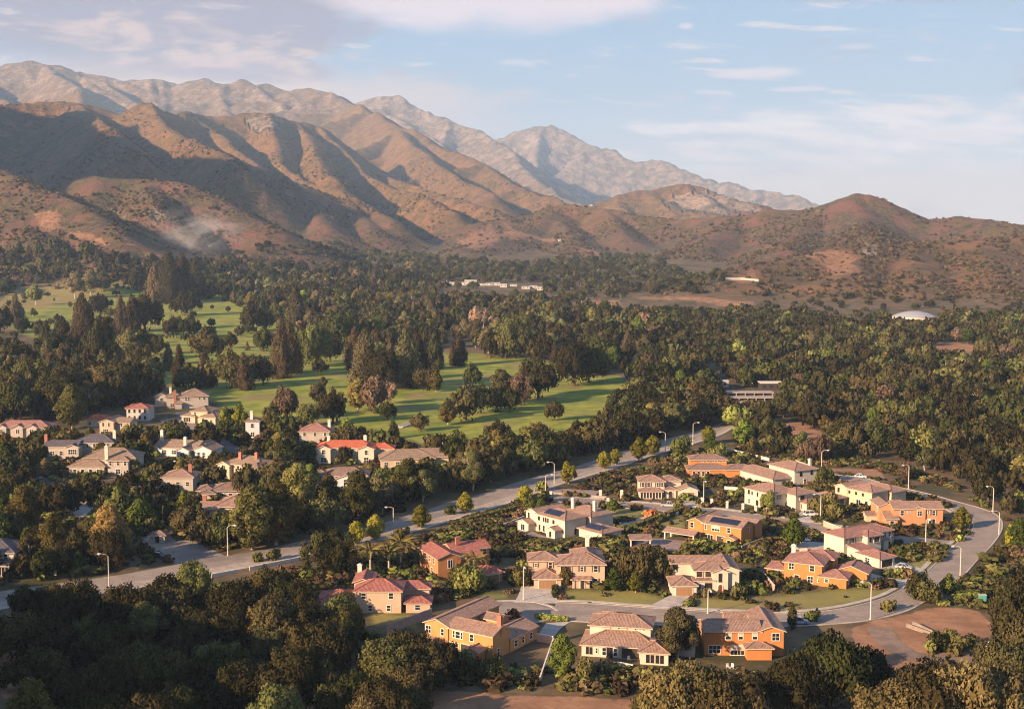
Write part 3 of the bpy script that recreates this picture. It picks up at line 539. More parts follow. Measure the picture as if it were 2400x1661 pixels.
def win_mesh(style, w_, h_):
    """window standing on the origin, looking towards -y: (list of (part name, mesh, sub-part of)"""
    key = (style, round(w_, 2), round(h_, 2))
    if key in _wc: return _wc[key]
    L = []; x = w_/2; d = 0.09
    if style in 'wbsd':
        fw = 0.14 if style != 'd' else 0.07; f = MB()
        f.box(-x-fw, x+fw, -d, 0.04, h_, h_+fw); f.box(-x-fw, x+fw, -d-0.04, 0.04, -fw, 0); f.box(-x-fw, -x, -d, 0.04, 0, h_); f.box(x, x+fw, -d, 0.04, 0, h_)
        n = max(1, round(w_/0.85))
        for i in range(1, n): f.box(-x+w_*i/n-0.045, -x+w_*i/n+0.045, -d+0.02, 0.03, 0, h_)
        if h_ < 1.9: f.box(-x, x, -d+0.025, 0.03, h_*0.5-0.04, h_*0.5+0.04)
        L.append(('window', f.mesh('window', [m_trim if style != 'd' else m_ddoor]), None))
        p = MB(); p.box(-x+0.002, x-0.002, -0.03, 0.02, 0.002, h_-0.002); L.append(('pane', p.mesh('pane', [m_glass]), 0))
        if style == 'b': p = MB(); p.box(-x+0.03, x-0.03, -0.045, -0.032, h_*0.42, h_-0.03); L.append(('blind', p.mesh('blind', [m_blind]), 0))
        if style == 's':
            for s_ in (-1, 1):
                p = MB(); xs = s_*(x+fw+0.22); p.box(xs-0.2, xs+0.2, -0.07, 0.02, -0.08, h_+0.08)
                for k in range(6): p.box(xs-0.15, xs+0.15, -0.09, -0.069, 0.05+h_*k/6, 0.05+h_*k/6+h_/9)
                L.append(('shutter', p.mesh('shutter', [m_shut]), 0))
    elif style == 'v':
        f = MB(); f.tube([(0, -0.06, h_/2), (0, 0.03, h_/2)], w_/2+0.08, 10); L.append(('vent', f.mesh('vent', [m_trim]), None))
        p = MB(); p.tube([(0, -0.075, h_/2), (0, -0.03, h_/2)], w_/2, 10); L.append(('pane', p.mesh('pane', [m_glass]), 0))
    elif style in 'gG':
        f = MB(); fw = 0.18; f.box(-x-fw, -x, -d, 0.04, 0, h_+fw); f.box(x, x+fw, -d, 0.04, 0, h_+fw); f.box(-x, x, -d, 0.04, h_, h_+fw); L.append(('garage_door', f.mesh('garage_door', [m_trim]), None))
        p = MB()
        if style == 'g':
            for r_ in range(4):
                for c_ in range(4): p.box(-x+w_*c_/4+0.02, -x+w_*(c_+1)/4-0.02, -0.05, 0.02, h_*r_/4+0.02, h_*(r_+1)/4-0.02)
            p.box(-x, x, -0.02, 0.01, 0, h_)
        else: p.box(-x, x, -0.02, 0.01, 0, h_)
        L.append(('door_leaf', p.mesh('door_leaf', [m_gdoor if style == 'g' else m_gshade]), 0))  # an open garage is a flat dark sheet, its shade painted on
    elif style in 'rRe':
        f = MB(); n = 8; top = h_-x; th_ = [math.pi*i/n for i in range(n+1)]
        arc = lambda r_: [(-r_*math.cos(a), top+r_*math.sin(a)) for a in th_]
        o_, i_ = [(-x-0.2, 0)]+arc(x+0.2)+[(x+0.2, 0)], [(-x, 0)]+arc(x)+[(x, 0)]
        for k in range(len(o_)-1):
            a, b_, c_, e_ = o_[k], o_[k+1], i_[k+1], i_[k]; f.face([(a[0], -0.12, a[1]), (e_[0], -0.12, e_[1]), (c_[0], -0.12, c_[1]), (b_[0], -0.12, b_[1])])
            f.face([(a[0], -0.12, a[1]), (b_[0], -0.12, b_[1]), (b_[0], 0.03, b_[1]), (a[0], 0.03, a[1])]); f.face([(e_[0], -0.12, e_[1]), (e_[0], 0.03, e_[1]), (c_[0], 0.03, c_[1]), (c_[0], -0.12, c_[1])])
        L.append(('door_surround', f.mesh('door_surround', [m_trim]), None))
        p = MB(); pts = [(q[0]*0.99, -0.04, q[1]*0.99+0.01) for q in i_]; p.face(pts); p.box(-0.03, 0.03, -0.07, -0.041, 0.05, top)
        L.append(('door', p.mesh('door', [{'r': m_door, 'R': m_ddoor, 'e': m_dark_shade}[style]]), 0))  # an open arch gets a face in the painted shade tone
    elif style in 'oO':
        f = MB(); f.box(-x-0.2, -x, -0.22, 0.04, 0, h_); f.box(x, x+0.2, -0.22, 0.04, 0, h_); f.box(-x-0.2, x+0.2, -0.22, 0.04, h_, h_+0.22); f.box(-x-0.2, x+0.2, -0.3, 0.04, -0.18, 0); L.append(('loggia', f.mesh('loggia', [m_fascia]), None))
        p = MB(); p.box(-x, x, -0.03, 0.02, 0, h_); L.append(('shade_panel', p.mesh('shade_panel', [m_dark_shade]), 0))  # flat dark panel paints the shade of a balcony opening
        if style == 'o':
            p = MB(); p.box(-x, x, -0.17, -0.13, 0.9, 0.98)
            for k in range(max(3, int(w_/0.3))+1): xx = -x+w_*k/max(3, int(w_/0.3)); p.box(xx-0.03, xx+0.03, -0.165, -0.135, 0, 0.9)
            L.append(('railing', p.mesh('railing', [m_shut]), 0))
    _wc[key] = L; return L
def put_window(root, wing, spec):
    f, a, z, w_, h_, st = spec; u0, u1, v0, v1 = wing[:4]
    loc, rz = {'F': ((a, v0, z), 0), 'B': ((a, v1, z), math.pi), 'L': ((u0, a, z), -math.pi/2), 'R': ((u1, a, z), math.pi/2)}[f]
    top = None
    for nm, me, sub in win_mesh(st, w_, h_):
        if sub is None: top = obj(nm, me, root, loc, rz)
        else: obj(nm, me, top)
OV = 0.55
def wing_walls(bm, wg):
    u0, u1, v0, v1, h, kind, p, zb = wg
    if kind[-1] == 'P': return
    bm.box(u0, u1, v0, v1, zb-(1.2 if zb == 0 else 0), h)
    if kind == 'gu':
        r = (v1-v0)/2*p
        for u, d in ((u0, -1), (u1, 1)):
            t_ = [(u, v0, h), (u, v1, h), (u, (v0+v1)/2, h+r)]; bm.face(t_[::-1] if d < 0 else t_)
    if kind == 'gv':
        r = (u1-u0)/2*p
        for v, d in ((v0, -1), (v1, 1)):
            t_ = [(u0, v, h), (u1, v, h), ((u0+u1)/2, v, h+r)]; bm.face(t_ if d < 0 else t_[::-1])
def wing_roof(bm, caps, wg):
    u0, u1, v0, v1, h, kind, p, zb = wg; kind = kind.rstrip('P'); th_ = 0.2
    U0, U1, V0, V1 = u0-OV, u1+OV, v0-OV, v1+OV; ze = h-OV*p+0.05
    def slope(pts, eave):                                           # eave: (origin, direction) for tile coordinates
        e0, e1 = Vector(pts[eave[0]]), Vector(pts[eave[1]]); d = (e1-e0).normalized(); nrm = (Vector(pts[1])-Vector(pts[0])).cross(Vector(pts[2])-Vector(pts[0])).normalized(); up = nrm.cross(d)
        bm.face(pts, 0, [((Vector(q)-e0).dot(d), (Vector(q)-e0).dot(up)) for q in pts])
    def edge(a, b_, m=1):
        bm.face([a, (a[0], a[1], a[2]-th_), (b_[0], b_[1], b_[2]-th_), b_], m)
    c00, c10, c11, c01 = (U0, V0, ze), (U1, V0, ze), (U1, V1, ze), (U0, V1, ze)
    if kind == 'h':
        if U1-U0 >= V1-V0: r = (V1-V0)/2; a, b_ = (U0+r, (V0+V1)/2, ze+r*p), (U1-r, (V0+V1)/2, ze+r*p)
        else: r = (U1-U0)/2; a, b_ = ((U0+U1)/2, V0+r, ze+r*p), ((U0+U1)/2, V1-r, ze+r*p)
        if U1-U0 >= V1-V0:
            slope([c00, c10, b_, a], (0, 1)); slope([c10, c11, b_], (0, 1)); slope([c11, c01, a, b_], (0, 1)); slope([c01, c00, a], (0, 1)); H_ = [(c00, a), (c01, a), (c10, b_), (c11, b_), (a, b_)]
        else:
            slope([c00, c10, a], (0, 1)); slope([c10, c11, b_, a], (0, 1)); slope([c11, c01, b_], (0, 1)); slope([c01, c00, a, b_], (0, 1)); H_ = [(c00, a), (c10, a), (c01, b_), (c11, b_), (a, b_)]
        for q, r_ in ((c00, c10), (c10, c11), (c11, c01), (c01, c00)): edge(q, r_)
        lo = [(q[0], q[1], q[2]-th_) for q in (c01, c11, c10, c00)]; bm.face(lo, 1)
        for q, r_ in H_:
            if (Vector(q)-Vector(r_)).length > 0.3: caps.beam((q[0], q[1], q[2]+0.05), (r_[0], r_[1], r_[2]+0.05), 0.26, 0.16, 2)
    elif kind in ('gu', 'gv'):
        if kind == 'gu':
            zr = ze+(V1-V0)/2*p; vm = (V0+V1)/2; U0 += 0.2; U1 -= 0.2; c00, c10, c11, c01 = (U0, V0, ze), (U1, V0, ze), (U1, V1, ze), (U0, V1, ze); a, b_ = (U0, vm, zr), (U1, vm, zr)
            slope([c00, c10, b_, a], (0, 1)); slope([c11, c01, a, b_], (0, 1)); dn = lambda q: (q[0], q[1], q[2]-th_)
            bm.face([dn(a), dn(b_), dn(c10), dn(c00)], 1); bm.face([dn(b_), dn(a), dn(c01), dn(c11)], 1); edge(c00, c10); edge(c11, c01)
            edge(c10, b_); edge(b_, c11); edge(c01, a); edge(a, c00)
        else:
            zr = ze+(U1-U0)/2*p; um = (U0+U1)/2; V0 += 0.2; V1 -= 0.2; c00, c10, c11, c01 = (U0, V0, ze), (U1, V0, ze), (U1, V1, ze), (U0, V1, ze); a, b_ = (um, V0, zr), (um, V1, zr)
            slope([c10, c11, b_, a], (0, 1)); slope([c01, c00, a, b_], (0, 1)); dn = lambda q: (q[0], q[1], q[2]-th_)
            bm.face([dn(a), dn(b_), dn(c11), dn(c10)], 1); bm.face([dn(b_), dn(a), dn(c00), dn(c01)], 1); edge(c10, c11); edge(c01, c00)
            edge(c00, a); edge(a, c10); edge(c11, b_); edge(b_, c01)
        caps.beam((a[0], a[1], a[2]+0.05), (b_[0], b_[1], b_[2]+0.05), 0.26, 0.16, 2)
    elif kind == 's':                                               # lean-to rising away from its front
        zr = ze+(V1-V0)*p; c11, c01 = (U1, V1, zr), (U0, V1, zr); slope([c00, c10, c11, c01], (0, 1)); dn = lambda q: (q[0], q[1], q[2]-th_)
        bm.face([dn(c01), dn(c11), dn(c10), dn(c00)], 1)
        for q, r_ in ((c00, c10), (c10, c11), (c11, c01), (c01, c00)): edge(q, r_)
FOOT = []                                                         # house footprints that plants keep off
HOUSE = {}; HS = 1.0
def house(name, label, Lpx, yaw, wall, roof, wings, wins=(), chim=(), solar=(), cat='house', group=None, us=1.0):
    wings = [(wg[0]*us, wg[1]*us, *wg[2:]) for wg in wings]; wins = [(s_[0], s_[1], s_[2]*us if s_[1] in 'FB' else s_[2], *s_[3:]) for s_ in wins]; chim = [(q[0]*us, *q[1:]) for q in chim]; solar = [(q[0], q[1]*us, q[2]*us, q[3]) for q in solar]
    o0 = at1(*Lpx); root = empty(name, (o0.x, o0.y, o0.z), R(yaw)); tag(root, label, cat, group)
    W_ = [(*wg[:4], wg[4], wg[5], (wg[6] if len(wg) > 6 else 0.38)*0.88, wg[7] if len(wg) > 7 else 0) for wg in wings]
    wb = MB()
    for wg in W_: wing_walls(wb, wg)
    if wb.f: wb.build('wall', WALL[wall], root)
    M = Matrix.Rotation(R(yaw), 2)
    for i, wg in enumerate(W_):
        rb = MB(); wing_roof(rb, rb, wg); rb.build('roof', [ROOF[roof], m_fascia, ROOF[roof]], root)
        if wg[5][-1] == 'P':                                        # open porch on posts
            for u in (wg[0]+0.2, wg[1]-0.2):
                for v in (wg[2]+0.2, wg[3]-0.2): p = MB(); p.box(u-0.2, u+0.2, v-0.2, v+0.2, -0.6, wg[4]); p.build('post', m_stone, root)
        for u, v in ((wg[0]-1, wg[2]-1), ): pass
        c_ = [M @ Vector(q) + Vector((o0.x, o0.y)) for q in ((wg[0]-0.6, wg[2]-0.6), (wg[1]+0.6, wg[2]-0.6), (wg[1]+0.6, wg[3]+0.6), (wg[0]-0.6, wg[3]+0.6))]
        FOOT.append(np.array([tuple(q) for q in c_]))
    for s_ in wins: put_window(root, W_[s_[0]], s_[1:])
    for (u, v, z0, z1, m) in chim:
        cb_ = MB(); cb_.box(u-0.55, u+0.55, v-0.4, v+0.4, z0, z1); cb_.box(u-0.68, u+0.68, v-0.53, v+0.53, z1, z1+0.2); cb_.box(u-0.3, u+0.3, v-0.2, v+0.2, z1+0.2, z1+0.45); cb_.build('chimney', m, root)
    for (wi, a0, a1, n) in solar:                                   # panels on the front slope of a wing
        wg = W_[wi]; p = wg[6]; rise = lambda v: wg[4]-OV*p+0.05 + (v-wg[2]+OV)*p + 0.16
        for k in range(n):
            for r_ in range(2):
                ua, ub = a0+(a1-a0)*k/n+0.04, a0+(a1-a0)*(k+1)/n-0.04; va = wg[2]+0.7+r_*1.35; vb = va+1.28; pb = MB()
                q = [(ua, va, rise(va)), (ub, va, rise(va)), (ub, vb, rise(vb)), (ua, vb, rise(vb))]; dn = [(x, y, z-0.06) for x, y, z in q]
                pb.face(q); pb.face(dn[::-1])
                for k2 in range(4): pb.face([q[k2], dn[k2], dn[(k2+1) % 4], q[(k2+1) % 4]])
                pb.build('solar_panel', m_solar, root)
    root.scale = (HS, HS, HS); HOUSE[name+str(len(HOUSE))] = (label, o0)
    return root
def yaw_of(a, b_): a, b_ = at1(*a), at1(*b_); return math.degrees(math.atan2(b_.y-a.y, b_.x-a.x))
def row(wi, f, a0, a1, n, z, w_, h_, st): return [(wi, f, a0+(a1-a0)*(i/(n-1) if n > 1 else 0.5), z, w_, h_, st) for i in range(n)]
# --- right-hand subdivision
house('orange_house', 'bright orange two storey house in front with a long gable and red brown tiles', (1651,1535), 0, 'orange', 'terra',
      [(0,12.6,0,8,5.8,'gu'), (12.2,17.7,-0.35,15,5.85,'gv',0.40), (6.5,12.6,11,15.5,5.2,'gu'), (9,14.5,-3.2,0.5,2.9,'h',0.36)],
      [(0,'F',5.3,3.7,1.15,1.5,'b'),(0,'F',8.1,3.7,0.95,1.5,'b'),(0,'F',11.3,3.7,1.05,1.5,'b'),(1,'F',15.9,3.6,1.6,1.6,'w'),(0,'F',2.3,0.5,2.6,1.8,'w'),(0,'F',7.4,0.15,3.1,2.2,'b'),(1,'R',4,3.7,1.2,1.5,'w'),(1,'R',9,3.7,1.2,1.5,'w'),(1,'R',6,0.8,1.2,1.5,'w'),(0,'L',4,3.7,1.0,1.4,'w')])
house('cream_house', 'cream house in front with stepped hip roofs and a row of small round vents', (1363,1536), yaw_of((1363,1536),(1565,1549)), 'white', 'terra',
      [(0,16.8,0,10,2.9,'h',0.42), (1.2,15,5,13,5.9,'h',0.42), (13.4,19.6,-3,4.5,3.0,'h',0.42), (17,25,4,14,3.1,'h',0.42), (3,9,11,17,5.2,'h')],
      [(1,'F',5.9,5.1,0.4,0.4,'v'),(1,'F',7.8,5.1,0.4,0.4,'v'),(1,'F',9.7,5.1,0.4,0.4,'v'),(1,'F',11.6,5.1,0.4,0.4,'v'),(1,'F',13.5,5.1,0.4,0.4,'v'),
       (0,'F',1.3,0.6,0.5,1.5,'d'),(0,'F',2.1,0.6,0.5,1.5,'d'),(0,'F',3.4,0.9,0.45,1.1,'w'),(0,'F',5.1,0.5,0.8,1.7,'w'),(0,'F',6.3,0.05,1.4,2.3,'d'),(0,'F',7.6,0.5,0.8,1.7,'w'),(0,'F',11,0.05,3.9,2.5,'O'),
       (2,'F',15.1,0.5,0.65,1.7,'d'),(2,'F',16.1,0.5,0.65,1.7,'d'),(2,'F',17.2,0.5,0.65,1.7,'d'),(2,'F',18.2,0.5,0.65,1.7,'d'),(3,'R',8,1,1.2,1.2,'w')])
ya = yaw_of((996,1514),(1155,1549))
house('ochre_house', 'ochre house in front with a long diagonal ridge and a shaded right end wall', (996,1514), ya, 'ochre', 'terra',
      [(0,6,0,21,5.9,'gv',0.42), (5.7,17,0.3,7.3,5.75,'gu',0.42), (-0.4,4.6,-2.4,0.3,2.5,'h',0.4), (12,15.2,-3,0.6,2.7,'gv',0.42), (10.6,17.2,7.0,18.5,3.3,'gv',0.38), (5.8,11,12.5,17,4.9,'gu',0.36)],
      [(0,'F',0.95,3.5,1.4,1.6,'w'),(0,'F',4.6,3.5,0.75,1.5,'w'),(1,'F',7.3,3.5,0.5,1.5,'w'),(1,'F',8.3,3.5,1.2,1.5,'w'),(1,'F',9.3,3.5,0.5,1.5,'w'),(1,'F',11.8,3.5,1.0,1.5,'w'),(1,'F',7,0.4,3,1.8,'w'),(1,'F',10.3,0.1,2.3,2.3,'O'),
       (3,'F',13.6,0.1,1.2,2.0,'w'),(2,'F',2.1,0.3,2.4,1.8,'w'),(1,'R',2.5,0.7,0.9,1.5,'w'),(4,'R',9.5,0.8,1.2,1.4,'w'),(4,'R',12.5,0.8,0.9,1.4,'w'),(4,'R',16,0.8,1.1,1.4,'w')], [(16.6,3.8,5,9.3,m_brick)], us=1.09)
house('cream_house', 'pale cream house with a bright red roof beside the dark oak grove', (833,1436), 0, 'peach', 'red',
      [(0,11.4,0,9,5.8,'h',0.42), (-9.5,0.4,0.6,10,2.8,'h',0.42), (-1,3.5,6,15,6.3,'gv',0.42), (9,18,7,13,4.4,'h',0.4), (12.6,18.6,0.2,6,2.7,'h',0.42)],
      [(0,'F',2.1,3.7,1.1,1.4,'w'),(0,'F',8.9,3.7,1.1,1.4,'w'),(0,'F',3.7,0.6,0.9,1.4,'w'),(0,'F',8.3,0.6,0.9,1.4,'w'),(1,'F',-5.5,0.6,1.2,1.4,'w'),(4,'F',15.5,0.8,1.2,1.2,'w')], [(-0.6,15,6,8.2,m_stone)])
house('rust_house', 'rust orange house with pinkish red roofs behind a small palm', (1027,1357), 25, 'rust', 'red',
      [(0,6.8,0,14,5.8,'gv',0.40), (6.6,18,6,13,5.9,'gu',0.40), (6,14,2,6.4,4.6,'s',0.35), (8.4,15,-9.5,-2.5,2.9,'h',0.40), (6.4,9.5,-2,2,2.9,'h',0.4)],
      [(0,'F',3.6,2.8,1.3,2.2,'w'),(0,'L',3,3.6,1.0,1.6,'w'),(0,'L',6,3.6,1.0,1.6,'w'),(0,'L',9.5,3.6,1.2,1.6,'w'),(1,'F',16.5,3.8,1.2,1.4,'w'),(3,'F',11.8,0,4.4,2.2,'g'),(1,'F',12,0.5,2.2,1.8,'w'),(0,'L',4.5,0.8,1.4,1.4,'w'),(1,'R',8,3.7,1.2,1.4,'w')], [(9,8,7,8.8,m_brick)])
house('cream_house', 'pale pink cream two storey house with a dark arched door beside the turning circle', (1304,1375), 0, 'peach', 'terra',
      [(0,12.9,0,9,6.3,'h',0.42), (-7.3,1,4.5,12,6.2,'h',0.42), (4.6,12.6,2.5,15,6.5,'h',0.45), (-6,1.2,-1.4,7,2.9,'h',0.42), (4.2,8.8,-1.2,0.3,2.6,'s',0.4)],
      [(0,'F',10.5,4.2,1.0,1.5,'s'),(0,'F',6.8,4.3,0.8,1.2,'s'),(0,'F',2.5,3.9,2.7,1.8,'o'),(0,'F',10.4,0.8,1.2,1.5,'s'),(4,'F',6.9,0,1.1,2.4,'R'),(3,'F',-2.4,0,4.6,2.2,'g'),(1,'F',-5.4,4.3,0.5,1.0,'s'),(1,'F',-1.5,4.0,0.9,1.5,'s')], [(9,14,6,10.4,m_stone)])
house('cream_house', 'cream house with a red arched front door and a balcony over the garage', (1631,1389), 0, 'white', 'terra',
      [(0,11.1,1.6,9,5.8,'h',0.4), (-5.8,8,8,14,6.1,'gu',0.4), (6.2,11.5,1.0,14.5,5.95,'gv',0.42), (4.4,8.4,0,6,5.75,'gv',0.4), (-6.6,-0.2,-2.5,5.5,2.9,'h',0.44), (-0.4,4.6,0.2,2.4,3.4,'s',0.1)],
      [(4,'F',-3.4,0,4.3,2.2,'g'),(3,'F',6.35,3.0,0.8,2.2,'d'),(3,'F',6.4,0,1.1,2.3,'r'),(5,'F',3.3,0.5,1.8,2.1,'d'),(5,'F',0.9,0.9,0.8,1.2,'w'),(0,'F',1.1,3.9,1.5,1.6,'o'),(0,'F',3.4,3.9,1.5,1.6,'o'),(0,'F',9.7,3.9,1.1,1.1,'s'),(0,'F',9.7,0.7,1.3,1.4,'w'),(1,'F',-4.5,4.3,1.2,1.1,'d')])
house('orange_house', 'orange two storey house on the corner beside the loop road lawn', (1837,1361), yaw_of((1837,1361),(1916,1370.5)), 'orange', 'rose',
      [(0,9.7,0,10,5.7,'h',0.42), (9.2,16,-0.6,6,2.9,'h',0.42), (12,20,6.2,13,3.1,'gv',0.42), (-5,0.3,2,9,2.8,'h',0.38), (3.5,11,8,15,5.6,'h',0.42)],
      [(0,'F',1.9,3.6,1.3,1.6,'w'),(0,'F',7.2,3.6,1.2,1.5,'w'),(0,'F',3.3,0.6,1.2,1.5,'w'),(0,'F',6.8,0.5,1.4,1.6,'w'),(0,'F',9.0,0.9,0.5,0.8,'w'),(0,'R',2.5,3.7,1.0,1.3,'w'),(0,'R',7.5,3.6,1.6,1.6,'w'),(1,'R',2.5,0.7,1.3,1.5,'w'),(1,'F',11,1.2,0.9,0.9,'w'),(3,'F',-2.2,0.7,1.9,1.5,'w'),(2,'R',9,0.2,3.6,2.1,'g')], [(0.5,9,5,7.9,m_stone)], us=1.05)
house('cream_house', 'long cream house with balcony and red brown hip roof above the parked silver car', (1977,1304), 31, 'white', 'rose',
      [(0,20,0,8,5.8,'h',0.40), (7.3,13,-2.2,3,5.7,'h',0.40), (-0.8,5.2,-14.5,-6.2,2.9,'h',0.40), (1.5,7,-6,0.4,2.7,'s',0.12), (15,17,-1.4,0.3,3.2,'s',0.35)],
      [(0,'F',1.2,3.7,0.8,1.3,'s'),(0,'F',3.7,3.7,0.9,1.3,'s'),(1,'F',8.5,3.8,0.7,1.3,'d'),(1,'F',11,3.5,2.1,1.5,'o'),(0,'F',14.2,3.7,0.9,1.4,'s'),(0,'F',16.3,3.7,0.9,1.4,'s'),(0,'F',18.8,0.5,1.0,1.8,'w'),(0,'F',17.2,0.5,1.0,1.8,'w'),(2,'F',2.2,0,4.2,2.2,'G'),(2,'L',-10,0.9,1.6,1.1,'w'),(0,'F',18.8,3.7,1.0,1.4,'w')])
ya = yaw_of((1613,1261),(1727,1279))
house('orange_house', 'orange house with solar panels on its roof and a garden porch on white posts', (1613,1261), ya, 'orange', 'terra',
      [(0,4.6,-0.2,13,5.85,'gv',0.42), (4.3,16,0,8,5.8,'gu',0.40), (11.8,15,-2.4,0.4,2.7,'gv',0.42), (-5,4.2,-5.2,-0.9,2.7,'guP',0.42), (8,16.2,9,14,5.3,'gu',0.4)],
      [(0,'F',1.2,3.7,1.1,1.6,'w'),(1,'F',5.3,3.8,0.7,1.3,'w'),(1,'F',8.4,3.7,2.6,1.5,'b'),(1,'F',12.3,3.8,1.0,1.4,'w'),(1,'F',6.4,0.3,2.6,1.9,'w'),(2,'F',13.4,0.3,1.0,1.8,'w'),(1,'F',10,0.1,2.6,2.2,'O'),(1,'R',5,3.7,0.8,1.3,'w')], [], [(1,6,14.5,7)], us=1.12)
ya = yaw_of((1234,1237),(1323,1260))
house('cream_house', 'cream house with dark solar panels beside the main road hedge', (1234,1237), ya, 'white', 'terra',
      [(0,5,-0.2,12,5.85,'gv',0.42), (4.7,16,0,9,5.8,'h',0.42), (-0.6,4,-3.2,0.2,2.8,'gv',0.42), (11.5,15,-3.2,0.4,2.8,'gv',0.42), (6,17,10,20,5.6,'h',0.4), (17,26,5,13.5,2.9,'h',0.36)],
      [(0,'F',1.2,3.7,0.6,1.6,'d'),(1,'F',5.4,3.7,0.7,1.1,'d'),(1,'F',7.3,3.6,0.5,1.3,'d'),(1,'F',8.2,3.6,0.6,1.3,'d'),(1,'F',9.1,3.6,0.5,1.3,'d'),(1,'F',11.4,3.7,0.8,1.1,'d'),(2,'F',1.7,0.2,1.7,1.9,'w'),(1,'F',5.6,0.5,0.6,1.7,'d'),(1,'F',7.4,0.5,0.6,1.7,'d'),(3,'F',13.2,0.4,0.8,1.6,'d'),(1,'F',10.4,0,1.4,2.3,'R'),(1,'R',4.5,0.6,0.6,1.7,'d')],
      [(8,12,6,9.3,m_stone),(15,14,6,9.3,m_stone)], [(1,6.5,13,5),(5,18.5,24.5,4)], us=1.12)
house('cream_house', 'cream house with an arched entry and brown garage door beside the parked pickup', (1499,1164), 0, 'white', 'terra',
      [(0,8.9,0,8,5.8,'h',0.42), (8.3,15,2.5,9.5,5.5,'h',0.4), (13.4,20.4,-2.6,5,3.1,'gv',0.42), (-0.4,7.6,-3.4,0.6,2.9,'h',0.42), (9,12.8,-2,3,3.2,'h',0.3)],
      [(0,'F',1.2,3.7,1.0,1.4,'s'),(0,'F',3.2,3.7,1.0,1.4,'s'),(0,'F',6.4,3.7,0.7,1.4,'s'),(0,'F',8,3.7,0.7,1.4,'s'),(2,'F',16.9,0,4.6,2.2,'g'),(4,'F',10.8,0,1.5,2.5,'e')] + row(3,'F',0.4,6.8,7,0.4,0.5,1.8,'d'))
house('orange_house', 'orange house farthest back with broad brown hip roofs', (1620,1117), 0, 'orange', 'brown',
      [(-1,14,0,8,3,'h',0.4), (0.5,14.5,5,13,5.9,'h',0.4), (13,25,-1.5,7,3.2,'h',0.36)], row(1,'F',5,13.5,5,5.0,0.8,0.6,'w') + row(0,'F',1,6.5,4,0.4,1.0,1.7,'w'))
ya = yaw_of((1745,1179),(1807,1195))
house('cream_house', 'large cream house behind the row of white piers with a corner towards the street', (1745,1179), ya, 'white', 'terra',
      [(0,12.2,0,11,5.8,'h',0.4), (9,16,6,15,5.6,'h',0.4), (13,18.3,8.5,15.5,2.9,'h',0.42), (12,14.5,7,12,3.0,'s',0.05)],
      [(0,'F',1.8,3.7,0.8,1.4,'d'),(0,'F',3.2,3.7,0.5,1.1,'d'),(0,'F',5.5,3.6,0.6,1.4,'d'),(0,'F',8.8,3.7,0.9,1.3,'d'),(0,'F',5.4,0.3,1.0,1.9,'d'),(0,'F',2,0.5,0.8,1.5,'w'),(0,'R',2.5,3.7,0.9,1.4,'s'),(0,'R',2,0.6,0.9,1.4,'w'),(0,'R',6,0.1,1.3,2.4,'e'),(1,'R',9,3.6,2.0,1.7,'o'),(2,'R',12,0,4.8,2.2,'G'),(2,'F',15.5,0.7,1.2,1.4,'s')], us=1.15)
ya = yaw_of((1802,1121),(1866,1139))
house('cream_house', 'cream house at the back with a wide low roof and a row of tiny vents', (1802,1121), ya, 'white', 'terra',
      [(0,12.5,0,10.5,5.8,'h',0.38), (-9,11,-8.5,2,3,'h',0.38)], row(0,'F',1,7.5,5,5.0,0.45,0.45,'v') + [(0,'R',3,3.4,0.9,1.6,'d'),(0,'R',8,3.6,0.9,1.6,'d'),(0,'R',5,0.6,1.2,1.5,'w')], [(10.5,9,6,8.8,m_stone)], us=1.22)
ya = yaw_of((1958,1174),(2036,1191))
house('cream_house', 'cream house with an open hip roofed porch below the dark parked car', (1958,1174), ya, 'cream', 'terra',
      [(0,4.6,-0.2,10,5.85,'gv',0.42), (4.3,14,0,8.6,5.8,'h',0.4), (-3.5,5,-7,-1.5,2.8,'hP',0.42), (2,15,9,17,5.0,'h',0.38)],
      [(0,'F',1.3,3.6,0.8,1.5,'d'),(1,'F',5.4,3.9,0.7,0.9,'d'),(1,'F',8,3.9,0.7,0.9,'d'),(1,'F',10.6,3.9,0.7,0.9,'d'),(1,'R',3,0.5,0.9,1.6,'d'),(1,'F',9,0.4,1.8,1.9,'w'),(1,'F',12,0.4,1.2,1.9,'w')], us=1.12)
house('salmon_house', 'salmon orange house with a small centre gable beside the bend of the loop road', (2093,1232), 0, 'salmon', 'terra',
      [(0,16,0,8.4,5.8,'gu',0.38), (6.4,10.2,-0.5,5,5.85,'gv',0.42), (-3.6,1.2,3,13,5.9,'gv',0.42), (-2.6,1,-1.5,3,2.8,'s',0.4), (1,9,10,16,4.6,'h',0.4)],
      [(0,'F',2.8,3.5,1.1,1.5,'w'),(0,'F',5.0,4.2,0.6,0.7,'w'),(1,'F',8.3,3.5,1.4,1.5,'w'),(0,'F',11.3,4.1,0.5,0.9,'w'),(0,'F',13,3.5,1.0,1.5,'s'),(0,'F',8.4,0.1,3.6,2.2,'O'),(0,'F',12.5,0.3,2.0,2.0,'w'),(3,'F',-0.8,0.2,1.2,1.8,'w'),(2,'L',6,3.7,1.0,1.4,'w')])
house('garden_pavilion', 'open garden pavilion with tiled roof and white posts left of the solar orange house', (1477,1281), 0, 'cream', 'brown', [(0,6.2,0,4.4,2.5,'guP',0.4)], cat='pavilion')
house('garden_shed', 'low tiled garden shed with a yellow door below the open porch house', (2030,1222), 0, 'cream', 'brown', [(0,5.6,0,4,2.3,'gu',0.4)], [(0,'F',4.4,0.1,0.9,1.9,'d')], cat='shed')
house('gate_lodge', 'small brown roofed gate lodge by the side street', (352,1272), 0, 'beige', 'brown', [(0,4.5,0,4,2.6,'h',0.45)], [(0,'F',2.2,0.2,1,1.9,'d')], cat='lodge')
